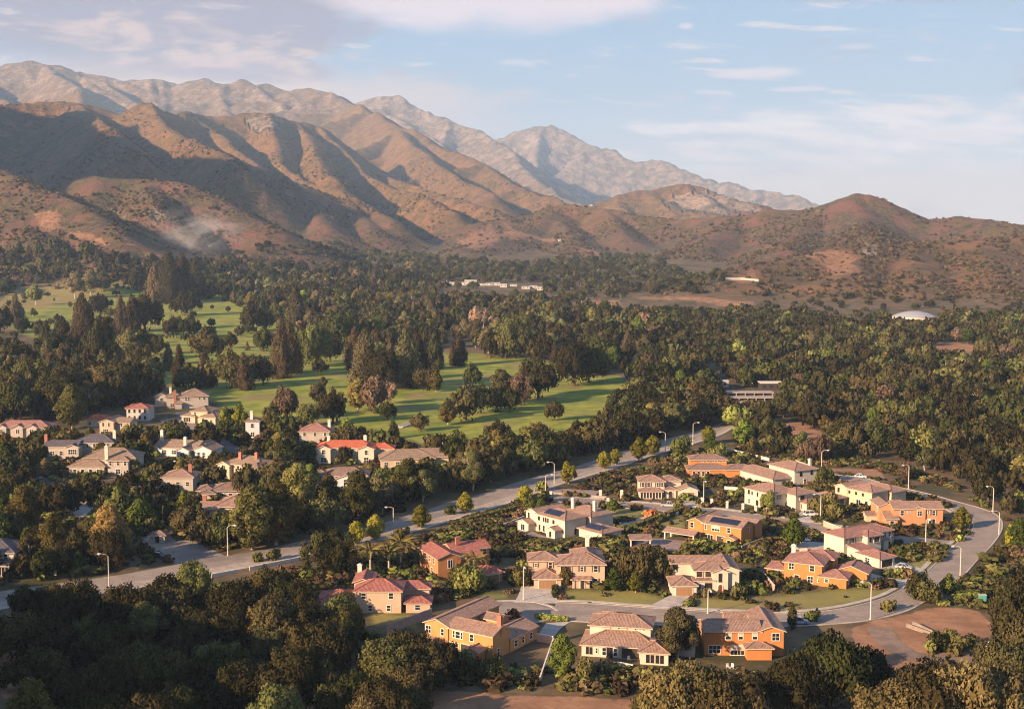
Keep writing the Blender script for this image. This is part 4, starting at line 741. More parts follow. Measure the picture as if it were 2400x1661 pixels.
# --- older houses to the left of the main road
HS = 1.14
house('beige_house', 'large beige two storey house with a tan hip roof below the pale leaning trunk', (424,957), 12, 'beige', 'tan',
      [(0,12.4,0,13,5.7,'h',0.5), (-6.5,0.3,2,11,5.4,'h',0.5), (-12,-6,7,15,5.0,'gv',0.5), (-2.5,0.5,-1.6,2,3.0,'h',0.4)],
      [(0,'F',2.4,3.6,0.8,1.5,'w'),(0,'F',3.6,3.6,0.8,1.5,'w'),(0,'F',8.5,3.8,0.9,1.1,'w'),(0,'F',10.6,3.8,0.9,1.1,'w'),(1,'F',-4,0.6,1.6,1.5,'w'),(2,'F',-9,2.6,1.2,1.6,'w')], [(-2.6,1.6,0,8.2,m_brick),(-5,9,6,8.6,m_stone)])
house('cream_house', 'cream house with stepped tan roofs beside two bright yellow green poplars', (426,990), yaw_of((426,990),(486,993)), 'cream', 'tan',
      [(0,6.5,0,9,3.2,'h',0.45), (4,12,1,11,5.2,'h',0.45), (9.5,17,-1,8,3.2,'h',0.45)], [(0,'F',2.6,0.4,3.4,2.0,'w'),(1,'F',6,3.3,1.1,1.2,'w'),(2,'F',12.5,0.5,1.8,1.6,'w'),(2,'F',15,0.6,1.2,1.4,'w')])
house('pale_house', 'pale grey two storey house under a red roof at the wood edge', (297,986), 0, 'pale', 'red', [(0,9.6,0,9,5.6,'h',0.4), (-1.5,3,5,12,5.4,'h',0.4)], row(0,'F',1.2,8,4,3.6,0.7,1.3,'d') + row(0,'F',1.2,8,4,0.7,0.7,1.4,'d'))
house('red_roofed_house', 'small house with a salmon red hip roof sunk among trees', (204,1000), 0, 'pale', 'bright', [(0,7.5,0,8,3.4,'h',0.45)], row(0,'F',1.2,6,2,0.8,1.1,1.3,'w'))
house('peach_house', 'peach gabled house half hidden behind a dark round tree', (234,1018), -8, 'peach', 'tan', [(0,6,0,12,5.3,'gv',0.4), (5.5,12,2,9,5.0,'gu',0.4)], [(0,'F',1.6,3.4,0.9,1.5,'w'),(0,'F',4,3.4,0.9,1.5,'w'),(1,'F',8.5,3.2,0.9,1.4,'w'),(0,'F',2.6,0.5,2.2,1.8,'w')])
house('brown_house', 'long dim house with many small roof gables at the left edge of the wood', (-18,1032), 0, 'beige', 'rose',
      [(0,22.5,0,10,5.4,'h',0.42), (2,6,-1,5,5.5,'gv',0.5), (8.5,12.5,-1,5,5.5,'gv',0.5), (14,18,-1,5,5.5,'gv',0.5)], [(1,'F',4,3.0,1.4,1.5,'w'),(2,'F',10.5,3.0,1.4,1.5,'w'),(3,'F',16,3.0,1.4,1.5,'w')] + row(0,'F',3,20,4,0.5,1.4,1.6,'w'))
house('grey_house', 'grey house with dark slate roofs and a brick chimney on its left gable', (104,1074), 0, 'beige', 'slate',
      [(0,12,0,8,4.6,'gu',0.42), (8.5,13,-1.4,4,4.5,'gv',0.4), (9,24,4,14,5.4,'h',0.46)], [(1,'F',10.8,1.8,3.0,1.7,'w'),(0,'F',3,1.2,1.5,1.5,'w'),(0,'F',6.2,1.2,1.2,1.5,'w')] + row(2,'F',14.5,22,4,3.4,0.8,1.3,'w'), [(-0.4,3.6,-0.5,8.0,m_brick),(6.4,8.4,3,8.4,m_brick),(23,9,5,8.6,m_stone)])
house('beige_house', 'beige house with tan and violet roofs and a sunlit yellow chimney', (162,1114), 0, 'beige', 'tan',
      [(0,12,0,8.5,3.4,'h',0.5), (4,21.5,3.5,14,5.6,'h',0.52), (13,20,0.6,5,5.2,'h',0.5)], row(2,'F',14,19,3,3.4,0.8,1.4,'w') + row(0,'F',2,10,4,0.6,1.1,1.5,'w') + [(2,'F',16.5,0.5,1.6,1.6,'w')], [(12,3,2,9.4,m_stone)])
house('white_gabled_house', 'white house with three front gables and a tan roof by the dark street', (352,1070), yaw_of((352,1070),(488,1077)), 'lav', 'tan',
      [(0,17,3,13,3.3,'gu',0.46), (11.2,16,-1,5,3.2,'gv',0.5), (17,24,1,10,3.3,'gv',0.46), (14.5,20,8,14,3.6,'gv',0.5)], [(1,'F',13.6,0.8,1.8,1.4,'w'),(2,'F',19,0.6,1.0,1.6,'w'),(2,'F',21,0.6,1.0,1.6,'w'),(0,'F',4,0.8,1.8,1.4,'w'),(0,'F',8,0.8,1.8,1.4,'w')], [(1.2,7,3,8.6,m_stone),(12,4.4,3,6.8,m_stone)])
house('tan_house', 'tan roofed house with two brick chimneys and a lit cream front', (526,1120), yaw_of((526,1120),(628,1132)), 'cream', 'tan',
      [(0,15.5,0,10,5.4,'h',0.46), (-1.5,3.5,-1.5,5,5.0,'gv',0.46), (11,16.5,-2.5,4,5.2,'h',0.46), (13,21,3,12,4.8,'h',0.45)], [(1,'F',1,3.2,1.3,1.6,'w'),(2,'F',12.6,3.3,0.9,1.5,'w'),(2,'F',14.6,3.3,0.9,1.5,'w'),(0,'F',6,3.4,1.2,1.3,'w'),(0,'F',9,3.4,0.9,1.3,'w'),(2,'F',13.8,0.4,2.2,1.8,'w'),(0,'F',7,0.5,2,1.6,'w')], [(5,2.5,4,8.6,m_brick),(11,3.6,5,8.8,m_brick)])
house('brick_chimney_house', 'small tan roofed house with a brick chimney on its right slope', (381,1150), 0, 'beige', 'terra', [(0,9.8,0,9,4.6,'h',0.42)], row(0,'F',2,8,3,1.6,1.1,1.3,'w'), [(8,4.2,4,7.6,m_brick)])
house('low_house', 'low house with weathered grey brown roofs and a porch on posts', (462,1172), 4, 'beige', 'brown', [(4,15,0,9,3.0,'h',0.4), (0,5,1,8,3.0,'h',0.42), (1,6,-3,1.4,2.7,'hP',0.3)], row(0,'F',7.5,13,3,0.7,1.2,1.3,'w'))
house('salmon_roofed_house', 'low house with a salmon tiled roof half hidden by a tall sycamore', (466,1214), 0, 'cream', 'terra', [(0,6,0,7,2.9,'gu',0.42), (4.5,16,1,12,3.4,'h',0.46)], [(0,'F',5.2,0.4,0.9,2.0,'b'),(0,'F',2.5,0.7,1.4,1.3,'w'),(1,'F',11,0.8,1.6,1.4,'w')], [(0.6,5,2,5.2,m_brick)])
house('white_house', 'white two storey house with an orange red tile roof beside the golf course', (742,1086), 0, 'white', 'bright',
      [(0,20,2,11,5.6,'h',0.42), (0,5,0,6,5.5,'gv',0.42), (15,20.5,-0.6,6,5.5,'gv',0.42), (19,27,4,11,4.9,'h',0.42)], [(1,'F',2.5,3.4,1.1,1.5,'w'),(2,'F',17.8,3.3,1.1,1.5,'w'),(0,'F',8,3.5,1.0,1.4,'w'),(0,'F',12.5,3.5,1.1,1.4,'w'),(0,'F',10.2,0.4,1.4,2.3,'w'),(0,'F',7,0.5,1.4,1.6,'w'),(1,'F',2.5,0.5,1.8,1.7,'w'),(2,'F',17.8,0.5,1.6,1.8,'w')], [(3.4,7,5,8.6,m_stone),(16.5,8,5,8.6,m_stone)])
house('tan_house', 'tan roofed low house with a grey right gable at the belt of street trees', (892,1097), yaw_of((892,1097),(1030,1093)), 'cream', 'tan', [(0,19,0,12,3.3,'h',0.42), (14,24,2,13,3.4,'gu',0.42)], row(0,'F',2,14,4,0.7,1.3,1.4,'w') + [(1,'R',7,0.8,2.2,1.4,'w')], [(23,10,3,6.8,m_stone)])
house('white_gabled_house', 'bluish white gabled house in shade with violet brown roofs behind sycamores', (752,1152), 0, 'lav', 'brown', [(0,14.5,2,11,5.0,'h',0.42), (5,11.5,-0.5,6,4.4,'gv',0.42), (-5,3,3,11,4.4,'h',0.4)], [(1,'F',8.2,2.4,1.6,1.6,'w'),(1,'F',8.2,0.3,3.2,1.7,'w'),(0,'F',2.5,0.6,1.5,1.8,'w')])
house('violet_roofed_house', 'house whose shaded violet roof rises between dark trees beside the turf', (702,1042), 0, 'beige', 'rose', [(0,11.6,0,11,5.4,'h',0.46)], row(0,'F',2,10,3,3.4,1.0,1.3,'w'), [(10.6,7,4,8.4,m_stone)])
house('white_tower_house', 'slim white house end with a tall chimney between poplars and dark trees', (576,1030), 0, 'lav', 'brown', [(0,5.5,0,7,7.5,'h',0.3)], [(0,'F',2.7,4.8,1.2,1.6,'w'),(0,'F',2.7,1.2,1.4,1.8,'w')], [(2.2,1.5,5,11.0,m_stone)])
house('grey_house', 'grey blue roofed house cut off by the left edge beside the main road', (-62,1342), 0, 'pale', 'slate', [(0,10,0,11,5.2,'h',0.42), (6,11,-3,2,2.8,'s',0.25)], row(0,'F',2,8,3,3.2,1.0,1.4,'w') + [(1,'F',8.5,0.2,2.6,2.0,'w')])
# ------------------------------------------------------------------ trees
def leafmat(name, c1, c2, c3=None, vary=0.45, trans=0.25):
    m = bpy.data.materials.new(name); m.use_nodes = True; t = NT(m.node_tree); t.n.clear(); out_ = t.new('ShaderNodeOutputMaterial')
    oi = t.new('ShaderNodeObjectInfo'); at_ = t.new('ShaderNodeAttribute', attribute_name='tint'); geo = t.new('ShaderNodeNewGeometry')
    sr = t.new('ShaderNodeSeparateColor'); t.link(at_.outputs['Color'], sr.inputs[0])
    f = t.math('ADD', t.math('MULTIPLY', oi.outputs['Random'], 0.6), t.math('MULTIPLY', sr.outputs[1], 0.4))
    c = t.mix(f, (*c1, 1), (*c2, 1))
    if c3: c = t.mix(t.smooth(t.math('ADD', t.math('MULTIPLY', t.math('FRACT', t.math('MULTIPLY', oi.outputs['Random'], 7.31)), 0.7), t.math('MULTIPLY', sr.outputs[1], 0.3)), 0.42, 0.85), c, (*c3, 1))
    k = t.math('ADD', 1.0-vary, t.math('MULTIPLY', sr.outputs[0], 2*vary)); k = t.math('MULTIPLY', k, t.math('ADD', 0.58, t.math('MULTIPLY', t.math('POWER', t.math('FRACT', t.math('MULTIPLY', oi.outputs['Random'], 3.77)), 1.8), 1.25))); kk = t.new('ShaderNodeCombineColor')
    for i in range(3): t.link(k, kk.inputs[i])
    c = t.mix(1.0, c, kk.outputs[0], 'MULTIPLY')
    d = t.new('ShaderNodeBsdfDiffuse'); tr = t.new('ShaderNodeBsdfTranslucent'); mx = t.new('ShaderNodeMixShader'); mx.inputs[0].default_value = trans
    t.link(c, d.inputs[0]); t.link(c, tr.inputs[0]); t.link(d.outputs[0], mx.inputs[1]); t.link(tr.outputs[0], mx.inputs[2]); t.link(mx.outputs[0], out_.inputs[0]); return m
LEAF = {'oak': leafmat('oak leaves', (0.062, 0.054, 0.022), (0.100, 0.078, 0.032), (0.082, 0.090, 0.028)), 'pine': leafmat('conifer needles', (0.086, 0.065, 0.034), (0.130, 0.088, 0.049), (0.073, 0.075, 0.034)),
        'euc': leafmat('eucalyptus leaves', (0.101, 0.095, 0.041), (0.176, 0.132, 0.068), (0.115, 0.128, 0.043)), 'syc': leafmat('sycamore leaves', (0.172, 0.144, 0.040), (0.276, 0.184, 0.063), (0.138, 0.132, 0.040), 0.5, 0.35),
        'wsyc': leafmat('dusty yellow leaves', (0.115, 0.088, 0.034), (0.165, 0.120, 0.050), (0.10, 0.095, 0.033), 0.6, 0.3), 'young': leafmat('yellow green leaves', (0.170, 0.165, 0.020), (0.240, 0.210, 0.030), None, 0.4, 0.35), 'poplar': leafmat('bright poplar leaves', (0.170, 0.190, 0.025), (0.250, 0.250, 0.035), None, 0.4, 0.35),
        'shrub': leafmat('shrub leaves', (0.088, 0.092, 0.030), (0.162, 0.132, 0.047), (0.149, 0.169, 0.041)), 'brush': leafmat('chaparral', (0.090, 0.067, 0.035), (0.174, 0.104, 0.061), (0.099, 0.090, 0.038)),
        'bright': leafmat('fresh green leaves', (0.085, 0.120, 0.022), (0.130, 0.155, 0.032)), 'grey': leafmat('greyish blossom leaves', (0.200, 0.135, 0.085), (0.250, 0.165, 0.110), None, 0.4), 'palm': leafmat('palm fronds', (0.180, 0.145, 0.040), (0.240, 0.180, 0.060), None, 0.35),
        'rustbush': leafmat('rust red leaves', (0.280, 0.100, 0.045), (0.340, 0.140, 0.060))}
m_bark = plain('brown bark', (0.11, 0.075, 0.05), 0.95, 0.1); m_palebark = plain('pale bark', (0.48, 0.40, 0.31), 0.9, 0.1)
def lobes_for(shape, r):
    L = []
    if shape == 'dome':
        ax, ay, sh_ = r.uniform(0.82, 1.15), r.uniform(0.82, 1.15), r.uniform(-0.12, 0.12)
        for i in range(64):
            a = r.uniform(0, 2*math.pi); h = r.uniform(-0.35, 1) ; q = math.sqrt(max(0, 1-max(h, 0)**2)); d = r.uniform(0.55, 1.08)*0.78*(0.85+0.25*math.sin(2*a+sh_*30))
            L.append((q*d*math.cos(a)*ax+sh_*max(h, 0), q*d*math.sin(a)*ay, 0.50+0.46*h*d+r.uniform(-0.07, 0.07), r.uniform(0.11, 0.27)))
        L.append((0, 0, 0.5, 0.5))
    elif shape == 'cone':
        for i in range(34):
            h = i/33; w_ = (1-h)**0.8*0.42+0.03; a = i*2.4+r.uniform(-0.5, 0.5); d = w_*r.uniform(0.45, 1.0)
            L.append((d*math.cos(a), d*math.sin(a), 0.12+0.86*h, 0.10+0.15*(1-h)*r.uniform(0.7, 1.2)))
        for i in range(6): L.append((0, 0, 0.15+0.13*i, 0.16*(1-i/7)+0.05))
    elif shape == 'euc':
        for i in range(26):
            h = r.uniform(0.0, 1.0); w_ = 0.36*math.sin(math.pi*min(1, 0.22+h*0.8)); a = r.uniform(0, 2*math.pi); d = w_*r.uniform(0.4, 1.15)
            L.append((d*math.cos(a), d*math.sin(a), 0.34+0.6*h, r.uniform(0.09, 0.17)))
    elif shape == 'ovoid':
        for i in range(40):
            h = r.uniform(0.0, 1.0); w_ = 0.36*math.sin(math.pi*(0.10+0.86*h**0.85)); a = r.uniform(0, 2*math.pi); d = w_*r.uniform(0.55, 1.0)
            L.append((d*math.cos(a), d*math.sin(a), 0.20+0.76*h, r.uniform(0.09, 0.16)))
        for i in range(4): L.append((0, 0, 0.3+0.14*i, 0.2))
    elif shape == 'column':
        for i in range(26): h = i/25; a = i*2.4; d = 0.10*math.sin(math.pi*(0.15+0.8*h)); L.append((d*math.cos(a), d*math.sin(a), 0.08+0.88*h, 0.055+0.06*math.sin(math.pi*(0.1+0.8*h))))
    elif shape == 'bush':
        for i in range(13): a = r.uniform(0, 2*math.pi); d = r.uniform(0.1, 0.6); L.append((d*math.cos(a), d*math.sin(a), r.uniform(0.2, 0.75)*(1-0.5*d), r.uniform(0.24, 0.4)))
    return np.array(L)
def crown_mesh(name, shape, mats, seed, n, size, trunk=None, spread=1.0):
    """leaf clumps spread over lobes; unit height, standing on z = 0"""
    r = np.random.default_rng(seed); L = lobes_for(shape, r)
    p = L[:, 3]**2; k = r.choice(len(L), n, p=p/p.sum()); c = L[k, :3]; rr = L[k, 3]
    d = r.normal(size=(n, 3)); d[:, 2] += 0.25; d /= np.linalg.norm(d, axis=1)[:, None]
    pos = c + d*(rr*r.uniform(0.72, 1.12, n))[:, None]
    nn = d*0.8 + r.normal(size=(n, 3))*0.55; nn /= np.linalg.norm(nn, axis=1)[:, None]
    u = np.cross(nn, r.normal(size=(n, 3))); u /= np.linalg.norm(u, axis=1)[:, None]; v = np.cross(nn, u)
    s1 = size*r.uniform(0.6, 1.25, n)[:, None]; s2 = size*r.uniform(0.5, 1.1, n)[:, None]
    q = np.stack([pos-u*s1*0.5-v*s2*0.35, pos+u*s1*0.2-v*s2*0.55, pos+u*s1*0.55+v*s2*0.3, pos-u*s1*0.25+v*s2*0.5], 1).reshape(-1, 3)
    F_ = np.arange(4*n).reshape(n, 4); nv = q
    out = L.mean(0)[:3]; nrm = d*0.70 + (pos-out)/np.maximum(np.linalg.norm(pos-out, axis=1), 1e-3)[:, None]*0.35 + nn*0.50; nrm /= np.linalg.norm(nrm, axis=1)[:, None]
    lt = r.random(len(L)); t0 = np.clip(0.5*lt[k] + 0.5*r.random(n), 0, 1); t1 = np.clip(0.6*r.random(len(L))[k] + 0.4*r.random(n), 0, 1)
    # inner bodies, tinted darker to paint crown shade, so that the sky does not show straight through
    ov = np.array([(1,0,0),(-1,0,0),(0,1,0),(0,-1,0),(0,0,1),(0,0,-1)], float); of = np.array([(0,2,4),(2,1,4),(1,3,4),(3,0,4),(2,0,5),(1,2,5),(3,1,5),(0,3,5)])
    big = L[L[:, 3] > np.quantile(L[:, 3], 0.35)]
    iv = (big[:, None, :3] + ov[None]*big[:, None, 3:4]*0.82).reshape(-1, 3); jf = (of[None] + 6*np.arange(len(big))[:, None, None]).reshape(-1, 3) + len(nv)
    faces = [list(f) for f in F_] + [list(f) for f in jf]; mi = [0]*len(faces); nv = np.r_[nv, iv]
    cor = [nrm[i] for i in range(n) for _ in range(4)]
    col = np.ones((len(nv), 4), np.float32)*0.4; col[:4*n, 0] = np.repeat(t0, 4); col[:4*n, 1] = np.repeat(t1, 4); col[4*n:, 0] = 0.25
    if trunk:
        tb = trunk; base = len(nv); nv = np.r_[nv, np.array(tb.v)]; faces += [[i+base for i in f] for f in tb.f]; mi += [1]*len(tb.f); col = np.r_[col, np.ones((len(tb.v), 4), np.float32)*0.5]
    top = np.quantile(nv[:4*n, 2], 0.985); nv = nv*np.array([spread/top, spread/top, 1/top]); me = bpy.data.meshes.new(name); me.from_pydata(nv.tolist(), [], faces)
    for m_ in mats: me.materials.append(m_)
    me.polygons.foreach_set('material_index', mi); a_ = me.color_attributes.new('tint', 'FLOAT_COLOR', 'POINT'); a_.data.foreach_set('color', col.ravel()); me.update()
    nl = len(me.loops); ln = np.zeros((nl, 3), np.float32); ln[:4*n] = np.array(cor, np.float32)
    pn = np.zeros(len(me.polygons)*3, np.float32); me.polygons.foreach_get('normal', pn); pn = pn.reshape(-1, 3); lt_ = np.zeros(len(me.polygons), np.int32); me.polygons.foreach_get('loop_total', lt_)
    ln[4*n:] = np.repeat(pn, lt_, axis=0)[4*n:]
    me.polygons.foreach_set('use_smooth', [True]*len(me.polygons)); me.normals_split_custom_set(ln.tolist()); return me
def trunk_mb(shape, seed, thick=0.03):
    r = random.Random(seed); t = MB()
    if shape == 'dome':
        t.tube([(0,0,-0.06),(0.01,0,0.14),(0.0,0.01,0.3)], [thick*1.5, thick*1.1, thick*0.9], 6)
        for i in range(5): a = i*1.26+r.uniform(-.3,.3); t.tube([(0,0,0.2),(0.18*math.cos(a),0.18*math.sin(a),0.38),(0.42*math.cos(a),0.42*math.sin(a),0.58)], [thick*0.8, thick*0.5, thick*0.2], 5)
    elif shape == 'euc':
        x = r.uniform(-0.1, 0.1); t.tube([(0,0,-0.04),(x*0.4,0.02,0.25),(x,0.0,0.5),(x*0.8,0,0.85)], [thick, thick*0.8, thick*0.6, thick*0.25], 6)
        for i in range(5): a = i*1.3+r.uniform(-.3,.3); t.tube([(x*0.6,0,0.32+0.05*i),(x*0.6+0.16*math.cos(a),0.16*math.sin(a),0.5+0.06*i),(x*0.6+0.26*math.cos(a),0.26*math.sin(a),0.62+0.06*i)], [thick*0.5, thick*0.35, thick*0.15], 5)
    else:
        t.tube([(0,0,-0.04),(0,0,0.3),(0,0,0.8)], [thick, thick*0.8, thick*0.3], 6)
        for i in range(4): a = i*1.57+r.uniform(-.3,.3); t.tube([(0,0,0.22+0.07*i),(0.16*math.cos(a),0.16*math.sin(a),0.36+0.1*i)], [thick*0.5, thick*0.2], 5)
    return t
KIND = {  # shape, leaves, bark, spread, words, trunk thickness
    'oak': ('dome', 'oak', m_bark, 0.62, 'oak_tree', 'oak'), 'pine': ('cone', 'pine', m_bark, 0.60, 'conifer_tree', 'conifer'), 'cyp': ('cone', 'pine', m_bark, 0.46, 'conifer_tree', 'conifer'),
    'euc': ('euc', 'euc', m_palebark, 0.95, 'eucalyptus_tree', 'eucalyptus'), 'syc': ('ovoid', 'syc', m_palebark, 0.95, 'sycamore_tree', 'sycamore'), 'young': ('ovoid', 'young', m_palebark, 1.0, 'street_tree', 'street tree'),
    'pop': ('ovoid', 'poplar', m_bark, 0.6, 'poplar_tree', 'poplar'), 'col': ('column', 'shrub', m_bark, 1.0, 'cypress_tree', 'cypress'), 'bush': ('bush', 'shrub', m_bark, 0.75, 'bush', 'bush'),
    'bright': ('ovoid', 'bright', m_bark, 0.9, 'green_tree', 'green tree'), 'grey': ('dome', 'grey', m_bark, 0.6, 'grey_tree', 'greyish tree'), 'rust': ('bush', 'rustbush', m_bark, 0.8, 'bush', 'rust red bush'),
    'wide': ('dome', 'wsyc', m_palebark, 0.62, 'sycamore_tree', 'sycamore')}
LOD = [(8500, 0.046), (2600, 0.078), (360, 0.19), (90, 0.40)]
_cm = {}
def crown(kind, lod, var):
    key = (kind, lod, var)
    if key not in _cm:
        sh, lf, bk, spd, nm, _ = KIND[kind]; n, sz = LOD[lod]; f = {'dome': 1.2, 'bush': 1.5, 'cone': 0.8, 'euc': 0.8, 'ovoid': 0.85, 'column': 0.6}[sh]
        n = {'bush': n//2, 'column': n//2}.get(sh, n)
        cm = crown_mesh('crown', sh, [LEAF[lf]], hash(kind) % 1 + 100*var + 7*lod + len(kind), n, sz*f, None, spd) if lod < 2 else crown_mesh(nm, sh, [LEAF[lf], bk], 100*var+7*lod+len(kind), n, sz*f, trunk_mb(sh, var), spd)
        tm = trunk_mb(sh, var, 0.03 if kind != 'euc' else 0.024).mesh('trunk', [bk], True) if lod < 2 else None
        _cm[key] = (cm, tm)
    return _cm[key]
TREES = []                                                        # (kind, x, y, z, height, hand placed)
def plant(kind, px, py, hp, hand=True, wide=1.0):
    p = at1(px, py); X, _ = project(np.array([[p.x, p.y, p.z]])); zc = p.y*math.cos(PITCH)-(p.z-CAM_H)*math.sin(PITCH)
    dep = math.atan2(CAM_H-p.z, p.y); h = hp*zc/FPX/max(0.6, math.cos(dep)); TREES.append((kind, p.x, p.y, p.z, h, hand, wide))
for x, yb, hp in [(836,1274,52),(880,1264,56),(986,1237,52),(1091,1201,46),(1332,1133,49),(1415,1099,40),(1443,1089,36),(1498,1079,52),(1530,1066,44),(1230,1185,46),(2252,1240,50),(1660,1040,40),(1200,1206,0)]:
    if hp: plant('young', x, yb, hp)
for x, yb, hp in [(592,1287,140),(647,1277,142),(259,1318,128),(130,1320,105),(60,1262,118),(700,1215,120),(840,1218,110),(960,1170,90),(1000,1160,85),(170,1005,100),(770,1195,80),(1115,1100,70)]: plant('syc', x, yb, hp)
for k, x, yb, hp in [('oak',772,1352,104),('oak',578,1165,72),('pop',527,1016,62),('pop',562,1020,70),('grey',672,985,72),('bright',1860,1285,68),('bright',1318,1585,92),('wide',1372,1600,55),('euc',1588,1550,120),('col',1572,1552,85),
        ('bright',2388,1290,72),('young',2375,1285,55),('syc',1325,1375,44),('bush',1222,1370,38),('bush',1150,1378,24),('oak',1490,1366,74),('oak',1540,1362,66),('oak',1450,1366,50),('bright',1440,1385,52),('young',1490,1388,46),('bush',1728,1400,30),('col',1799,1196,44),('col',1806,1197,48),('col',1787,1193,36),
        ('young',1992,1168,32),('young',2066,1178,30),('rust',1525,1212,20),('rust',1200,1452,26),('col',1856,1476,58),('bush',1905,1452,24),('bush',2085,1430,26),('oak',2150,1400,56),('bush',2170,1408,46),('bush',2225,1385,36),
        ('grey',1925,1085,62),('grey',1890,1085,48),('grey',2120,1125,40),('bush',1935,1205,48),('bush',1960,1215,40),('bright',1945,1130,32),('bush',1920,1130,34),('euc',1745,1165,40),('bush',1685,1075,34),('bush',1600,1068,44),('bright',1665,1065,46),
        ('bush',1590,1190,20),('bright',1435,1205,36),('bush',1245,1200,36),('bright',1268,1205,36),('bush',1075,1370,48),('bush',1105,1382,56),('bush',870,1352,30),('bush',960,1358,26),('bush',640,1312,26),('bush',605,1315,22),('bush',943,1265,30),('bush',1055,1205,22),('bush',1270,1150,24)]: plant(k, x, yb, hp)
for k, x, yb, hp in [('wide',1600,1735,165),('wide',1685,1740,150),('wide',1560,1720,110),('wide',2170,1745,175),('wide',2260,1765,190),('wide',2340,1740,165),('wide',2110,1760,150),('oak',1870,1690,135),('oak',1945,1670,165),('oak',2025,1650,120),('oak',1965,1580,75),
        ('oak',1668,974,62),('oak',1702,992,60),('oak',1836,978,60),('oak',1798,994,50),('oak',1815,1640,75),('bush',2200,1522,40),('bush',2226,1514,36),('bush',2252,1522,30),('bush',2180,1530,28),('bush',2238,1535,30),('bush',2268,1512,26),('oak',2375,1520,130),('oak',2420,1590,140),('oak',2350,1620,110),('oak',2410,1460,120),('oak',2300,1640,70),('syc',75,1755,150),('wide',905,1715,105),('wide',860,1730,90),('oak',250,1760,120),('oak',420,1740,110),('oak',180,1480,110),('oak',110,1470,90),('oak',455,1420,95),('oak',60,1450,70),
        ('oak',300,1500,120),('oak',390,1470,110),('oak',960,1600,110),('oak',1020,1610,100),('bush',1160,1590,50),('bush',1110,1590,46),('oak',560,1480,110),('oak',640,1540,130),('oak',750,1600,130),('oak',800,1500,100),('oak',700,1460,90)]: plant(k, x, yb, hp)
for k, x, yb, hp in [('euc',83,715,48),('pine',38,757,63),('oak',0,780,60),('oak',52,781,36),('oak',94,795,42),('oak',146,788,38),('euc',176,700,60),('euc',212,692,58),('pine',194,795,100),('pine',205,822,98),('oak',236,740,48),('cyp',284,791,92),('pine',312,777,80),('oak',340,774,75),
        ('oak',243,684,45),('oak',319,680,42),('pine',364,708,85),('pine',399,711,110),('pine',430,708,105),('pine',461,701,90),('oak',437,739,55),('oak',406,791,45),('oak',447,791,48),('oak',420,781,36),('euc',305,847,72),('euc',333,843,68),('oak',368,830,40),('cyp',395,868,62),('cyp',421,906,92),
        ('oak',482,847,72),('pine',479,909,80),('oak',541,909,82),('pine',572,913,80),('oak',617,902,62),('oak',541,816,36),('oak',617,823,50),('cyp',659,885,128),('pine',680,875,110),('pine',711,833,70),('oak',742,857,92),('oak',774,847,60),('pine',694,764,88),('oak',590,777,60),('oak',624,774,42),
        ('euc',305,925,78),('euc',320,924,74),('euc',345,926,80),('oak',794,808,75),('pine',832,870,95),('pine',856,898,120),('oak',894,912,90),('pine',953,909,130),('pine',978,902,115),('syc',839,964,75),('grey',877,968,80),('grey',908,947,50),('oak',780,992,72),('oak',724,999,50),('pine',1075,857,75),('pine',1019,864,80),
        ('oak',1151,839,60),('oak',1186,839,75),('oak',1206,839,98),('oak',1269,843,60),('oak',1262,933,88),('grey',1220,950,72),('euc',1172,947,80),('oak',1196,964,50),('oak',1165,964,46),('oak',1127,968,62),('oak',1092,985,75),('syc',1050,995,58),('oak',905,985,40),('oak',1000,915,52),('syc',1022,918,46),('oak',1108,905,50),('oak',1300,985,42),('oak',985,1010,40),('oak',1345,902,95),('oak',1380,895,80),('pine',922,1027,45),
        ('oak',1068,1061,50),('oak',1165,1050,60),('oak',1252,1045,50),('pine',1404,1009,45),('euc',1439,981,60),('euc',440,912,60),('oak',450,905,45),('oak',640,985,40),('pine',150,830,80),('pine',110,850,90),('pine',250,865,110),('pine',232,880,120)]: plant(k, x, yb, hp)
# sight lines that the photograph leaves open: (box in the photo, distance of what shows there)
KEEP = [(741,1030,893,1090),(895,1052,1030,1092),(525,1058,625,1115),(350,1028,488,1078),(103,1028,222,1072),(160,1046,295,1112),(358,910,480,956),(428,948,515,988),(288,945,342,984),(202,974,238,990),(236,980,275,1012),(0,984,92,1020),
        (380,1108,446,1130),(462,1124,560,1150),(468,1168,560,1205),(760,1102,830,1145),(703,1002,758,1035),(80,1118,200,1215),(440,1020,545,1062),(330,1262,470,1308),(577,980,603,1010),(355,1245,385,1268),(2090,716,2196,745),(1690,905,1825,936),(1030,662,1270,682),(0,1260,28,1330)]
def visible_ok(x, y, z, h, r):
    X, Yb = project(np.stack([x, y, z], -1)); X2, Yt = project(np.stack([x, y, z+h], -1)); s_ = FPX/np.maximum(np.hypot(x, y), 1)*r; bad = np.zeros(x.shape, bool)
    for x0, y0, x1, y1 in KEEP: bad |= (X+s_*0.8 > x0) & (X-s_*0.8 < x1) & (Yt < y1-4) & (Yb > y1-4) & (Yb-(Yb-Yt)*1.0 < y1)
    return ~bad
def inside_any(x, y, polys):
    b_ = np.zeros(x.shape, bool)
    for P in polys:
        m_ = (x > P[:, 0].min()) & (x < P[:, 0].max()) & (y > P[:, 1].min()) & (y < P[:, 1].max())
        if m_.any(): b_[m_] |= in_poly(x[m_], y[m_], P.tolist())
    return b_
